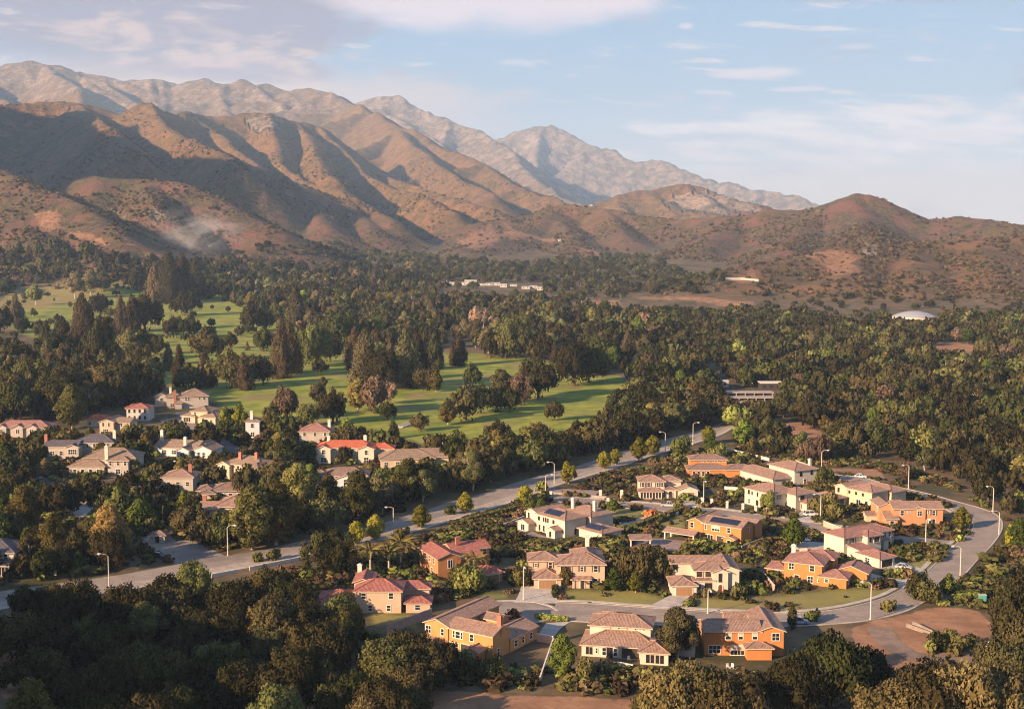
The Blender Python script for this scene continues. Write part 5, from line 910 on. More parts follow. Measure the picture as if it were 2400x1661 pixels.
DIRTKEEP = [np.array(q) for q in ([(1805,1008),(1860,985),(1900,998),(1960,1028),(1900,1058),(1820,1050)],[(1980,1000),(2030,990),(2070,1010),(2060,1040),(1990,1040)],[(2085,730),(2200,730),(2205,775),(2080,775)],[(1690,908),(1820,908),(1820,942),(1690,942)],[(2175,805),(2300,805),(2290,860),(2180,860)],[(1025,663),(1280,665),(1280,682),(1025,674)],
            [(1480,690),(1790,692),(1790,722),(1480,712)],[(1370,698),(1480,702),(1480,718),(1370,716)])]
ROADS.append(np.r_[FE, offset(FE, 4.5)[::-1]])
def scatter(poly, spacing, seed, n_max=99999):
    r = np.random.default_rng(seed); P = np.array(poly, float); g = at(P[:, 0], np.maximum(P[:, 1], 560)); x0, y0 = g[:, :2].min(0); x1, y1 = g[:, :2].max(0)
    X, Y = np.meshgrid(np.arange(x0, x1, spacing), np.arange(y0, y1, spacing)); X = (X + r.uniform(-0.42, 0.42, X.shape)*spacing).ravel(); Y = (Y + r.uniform(-0.42, 0.42, Y.shape)*spacing).ravel()
    ok = Y > 60; X, Y = X[ok], Y[ok]; Z = ground(X, Y); qx, qy = project(np.stack([X, Y, Z], -1)); ok = in_poly(qx, qy, poly)
    for D in DIRTKEEP: ok &= ~in_poly(qx, qy, D.tolist())
    ok &= ~inside_any(X, Y, ROADS + FOOT); return X[ok], Y[ok], Z[ok], qx[ok], qy[ok], r
def grow(poly, spacing, seed, mix, h0, h1, shape=1.0):
    spacing *= 1.25; X, Y, Z, qx, qy, r = scatter(poly, spacing, seed); n = len(X); H_ = r.uniform(0, 1, n)**1.5*(h1-h0)*1.2+h0*0.9; ks = list(mix); pr = np.array([mix[k] for k in ks], float); kk = r.choice(len(ks), n, p=pr/pr.sum())
    ok = visible_ok(X, Y, Z, H_, H_*0.45)
    for i in np.nonzero(ok)[0]: TREES.append((ks[kk[i]], X[i], Y[i], Z[i], H_[i], False, r.uniform(0.9, 1.25)))
grow([(20,1492),(200,1468),(430,1425),(560,1422),(640,1434),(720,1480),(900,1550),(1010,1610),(1000,1720),(300,1900),(60,1700)], 7.2, 1, {'oak': 8, 'euc': 0.6}, 6.5, 11)
grow([(1735,1052),(1712,1010),(1680,985),(1660,940),(1760,920),(1640,830),(1500,740),(1760,735),(2000,765),(2430,735),(2480,1270),(2385,1225),(2250,1135),(2080,1095),(1950,1070),(1880,1092),(1760,1070)], 9.6, 2, {'oak': 10, 'syc': 0.5, 'euc': 0.9, 'bright': 0.25, 'bush': 1.2, 'grey': 0.2}, 6.5, 13)
grow([(560,1285),(700,1258),(810,1238),(900,1218),(1010,1180),(1140,1145),(1210,1120),(1350,1085),(1520,1030),(1590,1012),(1670,990),(1690,960),(1640,930),(1480,930),(1440,990),(1380,1045),(1200,1075),(1100,1085),(1060,1120),(960,1150),(880,1180),(780,1210),(680,1222),(600,1245)], 6.0, 3, {'oak': 5, 'syc': 1.0, 'euc': 2.0}, 7.5, 14)
grow([(-60,1050),(100,1045),(330,1015),(560,1000),(700,1010),(1000,1060),(1100,1080),(960,1150),(800,1210),(560,1290),(320,1338),(0,1380),(-60,1385)], 7.0, 4, {'oak': 6, 'syc': 1.3, 'euc': 1.2, 'bright': 0.7, 'pop': 0.25}, 5, 10.5)
grow([(-80,822),(60,845),(200,850),(330,880),(350,935),(300,955),(200,975),(100,990),(-80,1000)], 8.5, 5, {'oak': 3, 'pine': 4, 'euc': 2}, 11, 21)
grow([(330,660),(420,690),(520,705),(640,752),(800,792),(880,832),(1000,822),(1080,800),(1150,832),(1270,845),(1350,885),(1450,880),(1480,930),(1640,930),(1680,930),(1640,830),(1500,740),(1400,735),(1280,715),(1100,695),(1000,700),(960,640),(700,620),(450,620)], 12.5, 6, {'oak': 5, 'pine': 2.2, 'euc': 2.6, 'syc': 0.7, 'bright': 0.3, 'grey': 0.3}, 7, 18)
grow([(0,705),(260,665),(420,700),(560,730),(640,800),(560,880),(400,880),(240,845),(0,775)], 46, 18, {'oak': 4, 'pine': 1, 'euc': 2, 'syc': 0.3}, 5, 9.5)
grow([(0,700),(260,650),(420,690),(620,745),(800,790),(880,830),(1000,830),(900,900),(700,960),(400,890),(240,850),(0,780)], 52, 17, {'oak': 4, 'pine': 1, 'euc': 2}, 6, 11)
grow([(-80,600),(100,585),(330,600),(450,630),(345,690),(240,652),(100,672),(-80,705)], 13, 7, {'pine': 4, 'oak': 3, 'euc': 1}, 10, 19)
grow([(450,625),(700,598),(960,625),(1000,690),(1100,680),(1280,690),(1370,720),(1700,690),(1690,640),(1500,600),(1400,600),(1200,620),(1000,600),(760,570),(600,580)], 15, 8, {'oak': 6, 'euc': 1.5}, 6, 11)
grow([(1700,690),(1760,735),(2000,765),(2430,735),(2430,690),(2200,700),(2000,690),(1850,680)], 24, 9, {'oak': 6}, 4, 8)
# keep the hand placed trees and the ones that show largest as things of their own; the rest become one wood
T = []
for t_ in TREES:
    zc = t_[2]*math.cos(PITCH)-(t_[3]-CAM_H)*math.sin(PITCH); X, Y = project(np.array([t_[1], t_[2], t_[3]+t_[4]*0.6])); T.append((*t_, t_[4]*FPX/max(zc, 1), float(X), float(Y), zc))
seen = lambda t_: -60 < t_[8] < PW+60 and t_[9] < PH+60
single, rest = [], []; count = {}
for t_ in sorted(T, key=lambda q: (-q[5], -q[7])):
    nm = KIND[t_[0]][4]
    if seen(t_) and count.get(nm, 0) < 290: single.append(t_); count[nm] = count.get(nm, 0)+1
    else: rest.append(t_)
# ------------------------------------------------------------------ landmarks, labels and the planting of single trees
SHORT = ['bright orange front house', 'cream front house with round vents', 'ochre front house', 'red roofed cream house', 'rust orange house', 'pale pink house by the turning circle', 'house with the red arched door', 'orange corner house',
         'long cream house by the silver car', 'orange solar house', 'cream solar house', 'house with the arched entry', 'farthest orange house', 'cream house behind the white piers', 'cream house with tiny vents', 'cream house with open porch', 'salmon house', 'garden pavilion',
         'garden shed', 'gate lodge', 'large beige house', 'cream house by the poplars', 'pale grey red roofed house', 'small red roofed house', 'peach gabled house', 'long brown house', 'slate roofed house', 'beige house with yellow chimney', 'three gabled white house', 'tan house with two brick chimneys',
         'brick chimney house', 'low brown roofed house', 'salmon roofed house', 'orange red roofed white house', 'tan roofed low house', 'bluish white house', 'violet roofed house', 'slim white tower house', 'grey house at the left edge']
LAND = [(s_, v[1]) for s_, v in zip(SHORT, HOUSE.values())]
LAND += [(s_, at1(*q)) for s_, q in [('white domed tank', (2145,742)), ('long pale terraced building', (1755,945)), ('row of far white buildings', (1150,672)), ('largest orange dirt bank', (1890,1020)), ('small orange dirt bank', (2025,1010)), ('oval dirt lot', (2180,1480)), ('golf course dirt patch', (1400,905)),
         ('orange bank under the smoke', (560,600)), ('turning circle', (1196,1436)), ('upper end of the main road', (1660,1020)), ('tan hillside clearing', (2245,815)), ('middle of the golf course', (640,850)), ('yellow turf', (120,690)), ('right edge of the view', (2395,900)), ('lower left corner', (150,1600)), ('bottom of the view', (900,1640)), ('bend of the loop road', (2330,1230))]]
ORD = ['nearest', 'second nearest', 'third nearest', 'fourth nearest', 'fifth nearest', 'sixth nearest', 'seventh nearest', 'eighth nearest', 'ninth nearest', 'tenth nearest', 'eleventh nearest', 'twelfth nearest'] + [f'{n}th nearest' for n in range(13, 21)] + [f'{a}{b}' for a in ('twenty', 'thirty', 'forty', 'fifty', 'sixty', 'seventy', 'eighty') for b in ('-first nearest', '-second nearest', '-third nearest', '-fourth nearest', '-fifth nearest', '-sixth nearest', '-seventh nearest', '-eighth nearest', '-ninth nearest')]
def relation(p, q):
    vx, vy = q[0], q[1]; n = math.hypot(vx, vy); vx, vy = vx/n, vy/n; ex, ey = p[0]-q[0], p[1]-q[1]; along = ex*vx+ey*vy; side = ex*vy-ey*vx
    if abs(side) > abs(along)*1.0: return 'right of' if side > 0 else 'left of'
    return 'behind' if along > 0 else 'in front of'
def near_land(x, y):
    return min(LAND, key=lambda l: (l[1].x-x)**2+(l[1].y-y)**2)
def label_all(items, noun_of, adj_of):
    """items: (x, y, key); gives every one a phrase by its rank from the nearest landmark"""
    g = {}
    for i, (x, y, key) in enumerate(items):
        nm, q = near_land(x, y); g.setdefault((noun_of(key), nm, relation((x, y), (q.x, q.y))), []).append((math.hypot(x-q.x, y-q.y), i))
    out = [None]*len(items)
    for (noun, nm, rel), L in g.items():
        for rank, (d, i) in enumerate(sorted(L)): 
            q = f'{adj_of(items[i][2])} {noun}, {ORD[min(rank, len(ORD)-1)]} {rel} the {nm}'; out[i] = q if len(q.replace('-', ' ').split()) <= 16 else f'{noun}, {ORD[min(rank, len(ORD)-1)]} {rel} the {nm}'
    return out
COLW = {'oak': 'dark olive', 'pine': 'dark brownish', 'cyp': 'dense dark', 'euc': 'loose olive', 'syc': 'yellowish', 'young': 'yellow green', 'pop': 'slim bright', 'col': 'narrow dark', 'bush': 'rounded green', 'bright': 'fresh green', 'grey': 'greyish pink', 'rust': 'low', 'wide': 'broad yellowish'}
NOUN = {k: (v[5] if v[5].endswith(('tree', 'bush')) else v[5]+' tree') for k, v in KIND.items()}
GRP = {'oak_tree': 'dark oaks of the valley', 'conifer_tree': 'conifers round the golf course', 'eucalyptus_tree': 'eucalyptus trees of the valley', 'sycamore_tree': 'yellowing sycamores', 'street_tree': 'young street trees', 'poplar_tree': 'poplars', 'cypress_tree': 'narrow cypresses', 'bush': 'garden bushes', 'green_tree': 'fresh green garden trees', 'grey_tree': 'greyish trees'}
def size_word(t_): return 'big' if t_[7] > 95 else 'tall' if t_[4] > 13 else 'small' if t_[7] < 24 else 'mid-sized'
labs = label_all([(t_[1], t_[2], t_) for t_ in single], lambda t_: NOUN[t_[0]], lambda t_: size_word(t_)+' '+COLW[t_[0]])
for i, (t_, lab) in enumerate(zip(single, labs)):
    kind, x, y, z, h, hand, wd, hp = t_[:8]; lod = 0 if hp > 90 else 1 if hp > 34 else 2; nm = KIND[kind][4]; var = i % (3 if lod == 0 else 5); cm, tm = crown(kind, lod, var); rz = (i*2.399) % 6.283
    if lod < 2:
        o = bpy.data.objects.new(nm, None); link(o); c_ = bpy.data.objects.new('crown', cm); link(c_); c_.parent = o; k_ = bpy.data.objects.new('trunk', tm); link(k_); k_.parent = o
    else: o = bpy.data.objects.new(nm, cm); link(o)
    o.location = (x, y, z-0.1); o.rotation_euler = (0, 0, rz); o.scale = (h*wd, h*wd, h); tag(o, lab, 'bush' if nm == 'bush' else 'tree', GRP[nm])
# ---- what nobody could count: geometry nodes over points
protos = bpy.data.collections.new('proto_plants')
def proto_list(items):
    c_ = bpy.data.collections.new('protos')
    for i, me in enumerate(items): o = bpy.data.objects.new(f'{i:03d}_plant', me); c_.objects.link(o)
    return c_
def gn_scatter(name, label, P, scl, wid, rot, idx, col):
    me = bpy.data.meshes.new(name); me.vertices.add(len(P)); me.vertices.foreach_set('co', np.asarray(P, np.float32).ravel())
    for an, arr, ty in (('scl', np.stack([wid, wid, scl], 1), 'FLOAT_VECTOR'), ('rot', np.stack([0*rot, 0*rot, rot], 1), 'FLOAT_VECTOR')):
        a_ = me.attributes.new(an, ty, 'POINT'); a_.data.foreach_set('vector', arr.astype(np.float32).ravel())
    a_ = me.attributes.new('pick', 'INT', 'POINT'); a_.data.foreach_set('value', idx.astype(np.int32)); me.update()
    o = obj(name, me, kind='stuff'); tag(o, label)
    ng = bpy.data.node_groups.new(name, 'GeometryNodeTree'); ng.interface.new_socket('Geometry', in_out='INPUT', socket_type='NodeSocketGeometry'); ng.interface.new_socket('Geometry', in_out='OUTPUT', socket_type='NodeSocketGeometry')
    N = ng.nodes; gi, go = N.new('NodeGroupInput'), N.new('NodeGroupOutput'); ip = N.new('GeometryNodeInstanceOnPoints'); ci = N.new('GeometryNodeCollectionInfo'); ci.inputs['Collection'].default_value = col
    ci.inputs['Separate Children'].default_value = True; ci.inputs['Reset Children'].default_value = True; ip.inputs['Pick Instance'].default_value = True
    def at_(nm_, ty): n = N.new('GeometryNodeInputNamedAttribute'); n.data_type = ty; n.inputs['Name'].default_value = nm_; return n.outputs['Attribute']
    er = N.new('FunctionNodeEulerToRotation') if hasattr(bpy.types, 'FunctionNodeEulerToRotation') else None
    L = ng.links; L.new(gi.outputs[0], ip.inputs['Points']); L.new(ci.outputs[0], ip.inputs['Instance']); L.new(at_('pick', 'INT'), ip.inputs['Instance Index']); L.new(at_('scl', 'FLOAT_VECTOR'), ip.inputs['Scale'])
    L.new(at_('rot', 'FLOAT_VECTOR'), er.inputs[0]); L.new(er.outputs[0], ip.inputs['Rotation']); L.new(ip.outputs[0], go.inputs[0])
    o.modifiers.new('scatter', 'NODES').node_group = ng; return o
kinds_r = ['oak', 'pine', 'euc', 'syc', 'bright', 'pop', 'bush']; meshes = []; base_i = {}
for k in kinds_r:
    base_i[k] = len(meshes); meshes += [crown(k, 2, v)[0] for v in range(5)]
pc = proto_list(meshes); rr_ = np.random.default_rng(11); R_ = [t_ for t_ in rest if t_[0] in base_i]
arr = np.array([[t_[1], t_[2], t_[3]-0.1, t_[4], t_[6]] for t_ in R_]); pick = np.array([base_i[t_[0]] for t_ in R_]) + rr_.integers(0, 5, len(R_))
gn_scatter('distant_woods', 'countless dark trees filling the valley floor and slopes', arr[:, :3], arr[:, 3], arr[:, 3]*arr[:, 4], rr_.uniform(0, 6.28, len(arr)), pick, pc)
# chaparral on the foothills and slopes
def brush_points(sp_, y0, y1, seed, keep=1.0):
    r = np.random.default_rng(seed); X, Y = np.meshgrid(np.arange(-0.44*y1, 0.44*y1, sp_), np.arange(y0, y1, sp_)); X = (X+r.uniform(-0.5, 0.5, X.shape)*sp_).ravel(); Y = (Y+r.uniform(-0.5, 0.5, Y.shape)*sp_).ravel()
    ok = (np.abs(X) < 0.43*Y) & (r.random(X.shape) < keep); X, Y = X[ok], Y[ok]; Z = ground(X, Y); h = Z-valley(X, Y); ok = h > 6; X, Y, Z = X[ok], Y[ok], Z[ok]
    qx, qy = project(np.stack([X, Y, Z], -1)); ok = (qy > 180) & (qy < 760) & (qx > -60) & (qx < PW+60)
    for D in DIRT: ok &= ~(in_poly(qx, qy, D) & (r.random(X.shape) < 0.85))
    ok &= np.where(Y > 1400*KD, fbm(X/110, Y/200, 4), fbm(X/45, Y/70, 3)) + r.uniform(-0.10, 0.10, X.shape) > np.where(Y > 1400*KD, 0.47, 0.42); return X[ok], Y[ok], Z[ok], r
bx = [brush_points(9.5, 750*KD, 1500*KD, 21), brush_points(13, 1500*KD, 2150*KD, 22), brush_points(19, 2150*KD, 3400*KD, 23)]
X = np.concatenate([b_[0] for b_ in bx]); Y = np.concatenate([b_[1] for b_ in bx]); Z = np.concatenate([b_[2] for b_ in bx]); r = bx[0][3]
H_ = r.uniform(1.4, 3.6, len(X))*np.where(Y > 2150*KD, 1.0, 1.0); big = r.random(len(X)) < 0.10; H_ = np.where(big, H_*1.7, H_)
sm = []
for v in range(4): sm.append(crown_mesh('brush', 'bush', [LEAF['brush']], 300+v, 46, 0.62, None, 0.95))
pc2 = proto_list(sm); gn_scatter('chaparral_brush', 'olive brown brush covering the foothills', np.stack([X, Y, Z-0.2], 1), H_, H_*r.uniform(0.9, 1.6, len(X)), r.uniform(0, 6.28, len(X)), r.integers(0, 4, len(X)), pc2)
# garden and roadside ground cover
def cover_points(poly, spacing, seed, thr=0.45):
    spacing *= 1.15; X, Y, Z, qx, qy, r = scatter(poly, spacing, seed); ok = fbm(X/9, Y/9, 3)+r.uniform(-0.15, 0.15, X.shape) > thr
    for L in LAWNS + DIRT: ok &= ~(in_poly(qx, qy, L) & (r.random(X.shape) < 0.92))
    return X[ok], Y[ok], Z[ok], r
regs = [([(900,1300),(1100,1215),(1300,1150),(1600,1060),(1900,1070),(2200,1160),(2300,1200),(2280,1250),(2150,1350),(2050,1400),(1850,1430),(1300,1410),(1150,1400),(850,1420),(720,1420),(700,1380)], 1.9, 31, 0.46), ([(850,1480),(1000,1540),(1200,1570),(1550,1570),(1900,1590),(1900,1640),(1300,1620),(1000,1610),(850,1540)], 1.8, 32, 0.36),
        ([(430,1400),(700,1340),(900,1290),(1100,1230),(1250,1195),(1150,1260),(900,1320),(740,1400),(560,1440)], 1.9, 33, 0.30), ([(2290,1330),(2400,1240),(2420,1400),(2330,1430),(2200,1420),(2230,1390)], 1.9, 34, 0.36), ([(1720,1060),(1900,1085),(2080,1110),(2240,1150),(2380,1230),(2360,1215),(2200,1120),(1950,1060),(1740,1040)], 1.9, 35, 0.33),
        ([(-60,1040),(560,1000),(1000,1060),(1080,1090),(940,1200),(560,1292),(0,1384),(-60,1384)], 2.4, 36, 0.36)]
Q = [cover_points(*q) for q in regs]; X = np.concatenate([q[0] for q in Q]); Y = np.concatenate([q[1] for q in Q]); Z = np.concatenate([q[2] for q in Q]); r = Q[0][3]; H_ = 0.5+r.uniform(0, 1, len(X))**1.7*2.1
sm = []
for v, lf in enumerate(['shrub', 'brush', 'shrub', 'shrub', 'brush', 'oak']): sm.append(crown_mesh('ground_cover', 'bush', [LEAF[lf]], 400+v, 90, 0.42, None, 0.95))
pc3 = proto_list(sm); gn_scatter('garden_shrubbery', 'low green and brown shrubs between the houses and along the roads', np.stack([X, Y, Z-0.1], 1), H_, H_*r.uniform(0.9, 1.7, len(X)), r.uniform(0, 6.28, len(X)), r.integers(0, 6, len(X)), pc3)
# ------------------------------------------------------------------ palms
def frond_mesh(seed, length, droop, fan=False):
    r = random.Random(seed); m = MB(); n = 9; pts = []
    for i in range(n+1): t_ = i/n; pts.append(Vector((length*t_, 0, length*(0.75*t_ - droop*t_*t_))))
    for i in range(n):
        a, b_ = pts[i], pts[i+1]; wd = (0.42 if not fan else 0.75)*math.sin(math.pi*(0.15+0.8*i/n))*length*0.32
        for s_ in (-1, 1): m.face([a, b_, b_+Vector((0.12, s_*wd, -0.18*wd)), a+Vector((0.2, s_*wd*0.85, -0.28*wd))][::s_])
    me = m.mesh('frond', [LEAF['palm']]); a_ = me.color_attributes.new('tint', 'FLOAT_COLOR', 'POINT'); a_.data.foreach_set('color', np.random.default_rng(seed).uniform(0.3, 0.8, len(me.vertices)*4).astype(np.float32)); return me
FR = [frond_mesh(i, 1.0, d) for i, d in enumerate((0.45, 0.7, 1.0))]
def palm(px, py, hp, crown_px, lab):
    p = at1(px, py); s_ = FPX/math.hypot(p.y, CAM_H); h = hp/s_/0.9; cr = crown_px/s_; root = empty('palm_tree', p); tag(root, lab, 'palm', 'palms')
    t_ = MB(); t_.tube([(0,0,-0.3),(0.06,0,h*0.5),(0,0,h)], [0.32, 0.24, 0.26], 8); t_.tube([(0,0,h-0.5),(0,0,h+0.1),(0,0,h+0.5)], [0.3, 0.45, 0.15], 8); t_.build('trunk', m_palebark, root)
    for i in range(17): o = obj('frond', FR[i % 3], root, (0, 0, h+0.2), i*2.4); o.scale = (cr, cr*1.1, cr*(1.15 if i % 3 == 0 else 0.9))
palm(868,1356,58,42,'palm standing directly behind the red roof of the cream house'); palm(911,1346,46,40,'short palm between two taller palms'); palm(939,1328,50,40,'palm farthest back of the three beside the rust house'); palm(1112,1362,46,34,'palm in front of the rust orange house')
palm(1040,1068,40,16,'tall palm at the edge of the golf course above the street trees'); palm(2080,948,34,17,'lone palm among dark oaks on the right slope'); palm(480,1062,18,12,'small palm beside the three gabled white house'); palm(703,1088,24,9,'thin palm left of the orange red roofed house')
# ------------------------------------------------------------------ street lamps
m_pole = plain('pale concrete pole', (0.56, 0.52, 0.46), 0.8, 0.2); m_lens = plain('grey lamp glass', (0.5, 0.5, 0.48), 0.3, 0.4)
m_lit = bpy.data.materials.new('lit lamp glass'); m_lit.use_nodes = True; b = m_lit.node_tree.nodes['Principled BSDF']; b.inputs['Emission Color'].default_value = (1, 0.85, 0.45, 1); b.inputs['Emission Strength'].default_value = 9
def lamp(px, py, top, arm, lab, lit=False):
    p = at1(px, py); s_ = FPX/math.hypot(p.y, CAM_H)*math.cos(math.atan2(CAM_H, p.y)); h = (py-top)/s_; root = empty('street_lamp', p); tag(root, lab, 'street lamp', 'street lamps of the subdivision')
    t_ = MB(); t_.tube([(0,0,-0.3),(0,0,0.3)], [0.28, 0.26], 8); t_.tube([(0,0,0.3),(0,0,h*0.93)], [0.17, 0.11], 8); t_.build('pole', m_pole, root, smooth=True)
    L_ = 1.9; ay = {-1: (-1, -0.15), 1: (1, -0.15), 0: (0.15, -1)}[arm]; P_ = [(0, 0, h*0.92), (ay[0]*0.35*L_, ay[1]*0.35*L_, h*0.985), (ay[0]*0.7*L_, ay[1]*0.7*L_, h), (ay[0]*L_, ay[1]*L_, h)]
    a = MB(); a.tube(P_, [0.10, 0.07, 0.06, 0.055], 6); a.build('arm', m_pole, root, smooth=True)
    e = P_[-1]; hd = MB(); hd.tube([(e[0]-ay[0]*0.2, e[1]-ay[1]*0.2, e[2]+0.02), (e[0]+ay[0]*0.35, e[1]+ay[1]*0.35, e[2]+0.04), (e[0]+ay[0]*0.9, e[1]+ay[1]*0.9, e[2]+0.02)], [0.1, 0.24, 0.12], 8); ho_ = hd.build('lamp_head', m_pole, root, smooth=True)
    ln = MB(); ln.box(e[0]+ay[0]*0.4-0.18, e[0]+ay[0]*0.4+0.18, e[1]+ay[1]*0.4-0.18, e[1]+ay[1]*0.4+0.18, e[2]-0.28, e[2]-0.12); ln.build('lens', m_lit if lit else m_lens, ho_)
for q in [(1227,1406,1327,0,'lamp on the kerb of the turning circle'),(922,1223,1188,-1,'lamp on the far kerb of the main road between two street trees'),(1299,1146,1083,-1,'tall lamp beside the entry court, taller of a close pair'),(1279,1154,1112,1,'shorter lamp of a close pair by the entry court'),
          (1649,1182,1126,0,'lamp at the left end of the row of white piers'),(1659,1437,1381,0,'lamp in front of the house with the red arched door'),(1559,1060,1012,-1,'lamp near the top of the main road, on its near side'),(1624,1042,990,1,'lamp farthest up the main road, with a small sign'),
          (1925,1108,1055,1,'lamp at the far left end of the loop road'),(1923,1212,1158,-1,'lamp beside the driveway with the white car'),(2129,1145,1090,-1,'lamp on the outer kerb behind the salmon house'),(2327,1201,1140,-1,'lamp at the outermost bend of the loop road'),(2341,1253,1198,-1,'lamp just below the outermost bend of the loop road'),
          (2169,1277,1215,0,'lamp at the corner where the middle street meets the loop road'),(2250,1358,1281,-1,'lamp on the outer kerb opposite the parked silver car'),(2040,1452,1366,-1,'lamp beside the oval dirt lot'),(256,1387,1300,-1,'lamp among dark oaks at the lower left, on the near kerb'),(534,1302,1232,1,'lamp beside the side street mouth on the far kerb'),
          (397,1100,1080,1,'small lamp left of the three gabled white house')]: lamp(*q)
lamp(1763,900,874,1,'small lit lamp glowing left above the terraced building', True); lamp(1864,910,882,1,'small lit lamp glowing right above the terraced building', True)
# ------------------------------------------------------------------ vehicles
m_tyre = plain('black tyre', (0.02, 0.02, 0.02), 0.8, 0.2); m_rim = plain('alloy rim', (0.4, 0.4, 0.42), 0.35, 0.5, 0.6); m_lamp_w = plain('headlight glass', (0.6, 0.6, 0.58), 0.15, 0.5); m_lamp_r = plain('tail light', (0.25, 0.02, 0.015), 0.2, 0.5)
PAINT = {k: plain(k+' car paint', c_, 0.28, 0.5) for k, c_ in {'white': (0.72, 0.72, 0.70), 'silver': (0.42, 0.43, 0.45), 'dark': (0.025, 0.025, 0.035), 'bluegrey': (0.16, 0.18, 0.22)}.items()}
def car(px, py, yaw, col, kind, lab):
    p = at1(px, py); root = empty('parked_car' if kind != 'pickup' else 'pickup_truck', (p.x, p.y, p.z+0.09), R(yaw)); tag(root, lab, 'car' if kind != 'pickup' else 'pickup', 'cars parked in the subdivision')
    L_, Wd, H_ = {'sedan': (4.6, 1.82, 1.45), 'suv': (4.7, 1.9, 1.72), 'pickup': (5.6, 1.95, 1.8)}[kind]; x = L_/2; y = Wd/2; g = 0.28; bl = 0.56*H_
    prof = [(-x, g+0.15), (-x+0.05, bl-0.08), (-x+0.9, bl), (x-1.0, bl), (x-0.12, bl-0.16), (x, g+0.25), (x-0.05, g)]; prof2 = prof + [(-x+0.08, g)]
    bm_ = MB(); n = len(prof2)
    for i in range(n):
        a, b_ = prof2[i], prof2[(i+1) % n]; bm_.face([(a[0], -y, a[1]), (a[0], y, a[1]), (b_[0], y, b_[1]), (b_[0], -y, b_[1])])
    bm_.face([(q[0], -y, q[1]) for q in prof2][::-1]); bm_.face([(q[0], y, q[1]) for q in prof2]); body = bm_.build('body', PAINT[col], root)
    c0, c1, r0, r1 = {'sedan': (-x+0.5, x-1.15, -x+1.25, x-1.95), 'suv': (-x+0.05, x-1.2, -x+0.4, x-1.85), 'pickup': (-0.6, x-1.35, -0.35, x-2.0)}[kind]; yi = y-0.06; yr = y-0.25
    g_ = MB(); B_ = [(c0, -yi, bl), (c1, -yi, bl), (c1, yi, bl), (c0, yi, bl)]; T_ = [(r0, -yr, H_), (r1, -yr, H_), (r1, yr, H_), (r0, yr, H_)]
    for i in range(4): g_.face([B_[i], B_[(i+1) % 4], T_[(i+1) % 4], T_[i]])
    g_.build('window', m_glass, root)
    rf = MB(); rf.box(r0-0.03, r1+0.03, -yr-0.03, yr+0.03, H_-0.03, H_+0.03)
    for xx, xr in ((c0, r0), (c1, r1), ((c0+c1)/2, (r0+r1)/2)):
        for s_ in (-1, 1): rf.beam((xx, s_*(yi+0.01), bl), (xr, s_*(yr+0.02), H_), 0.1, 0.08)
    rf.build('roof', PAINT[col], root)
    if kind == 'pickup': bd = MB(); bd.box(-x+0.15, -0.75, -y+0.12, y-0.12, bl-0.005, bl+0.012); bd.build('cargo_bed', m_dark_shade, root)
    for sx in (-1, 1):
        for s_ in (-1, 1):
            w_ = MB(); w_.tube([(sx*(x-0.9), s_*(y-0.2), 0.33), (sx*(x-0.9), s_*(y+0.02), 0.33)], 0.33, 12); wo = w_.build('wheel', m_tyre, root); r_ = MB(); r_.tube([(sx*(x-0.9), s_*(y-0.1), 0.33), (sx*(x-0.9), s_*(y+0.035), 0.33)], 0.2, 8); r_.build('rim', m_rim, wo)
    for s_ in (-1, 1):
        h_ = MB(); h_.box(x-0.16, x-0.02, s_*(y-0.32)-0.2, s_*(y-0.32)+0.2, bl-0.34, bl-0.18); h_.build('headlight', m_lamp_w, root); h_ = MB(); h_.box(-x-0.01, -x+0.1, s_*(y-0.25)-0.16, s_*(y-0.25)+0.16, bl-0.3, bl-0.12); h_.build('tail_light', m_lamp_r, root)
for q in [(1900,1208,10,'white','suv','white car with dark windows on the sloping driveway beside a lamp'),(1861,1233,-20,'dark','sedan','dark car half hidden by a bright green tree at the middle street'),(1567,1187,-8,'silver','pickup','silver pickup in front of the house with an arched entry'),
          (2017,1119,-25,'white','sedan','white car on the far left curve of the loop road'),(2117,1157,-30,'dark','sedan','dark car on the street behind the salmon house'),(2118,1332,-28,'silver','sedan','silver car on a driveway beside the loop road'),(1872,1461,-4,'silver','suv','silver car at the kerb behind the bright orange house'),
          (1437,1229,20,'white','sedan','white car behind the low garage wing of the cream solar house'),(96,1130,-62,'dark','suv','dark car at the upper end of the shaded left street'),(372,1306,-20,'dark','sedan','dark car in the shade of the side street')]: car(*q)
p = at1(1601,1179); root = empty('motorcycle', (p.x, p.y, p.z+0.09), R(60)); tag(root, 'small dark motorcycle standing before the brown garage door', 'motorcycle')
for sx in (-0.7, 0.7): w_ = MB(); w_.tube([(sx, -0.07, 0.32), (sx, 0.07, 0.32)], 0.32, 12); w_.build('wheel', m_tyre, root)
f_ = MB(); f_.beam((-0.6, 0, 0.5), (0.45, 0, 0.75), 0.25, 0.3); f_.beam((0.7, 0, 0.32), (0.45, 0, 1.0), 0.08, 0.08); f_.build('frame', m_lamp_r, root); f_ = MB(); f_.beam((-0.75, 0, 0.85), (-0.05, 0, 0.82), 0.3, 0.12); f_.build('seat', m_tyre, root); f_ = MB(); f_.beam((0.42, -0.4, 1.05), (0.42, 0.4, 1.05), 0.05, 0.05); f_.build('handlebar', m_rim, root)
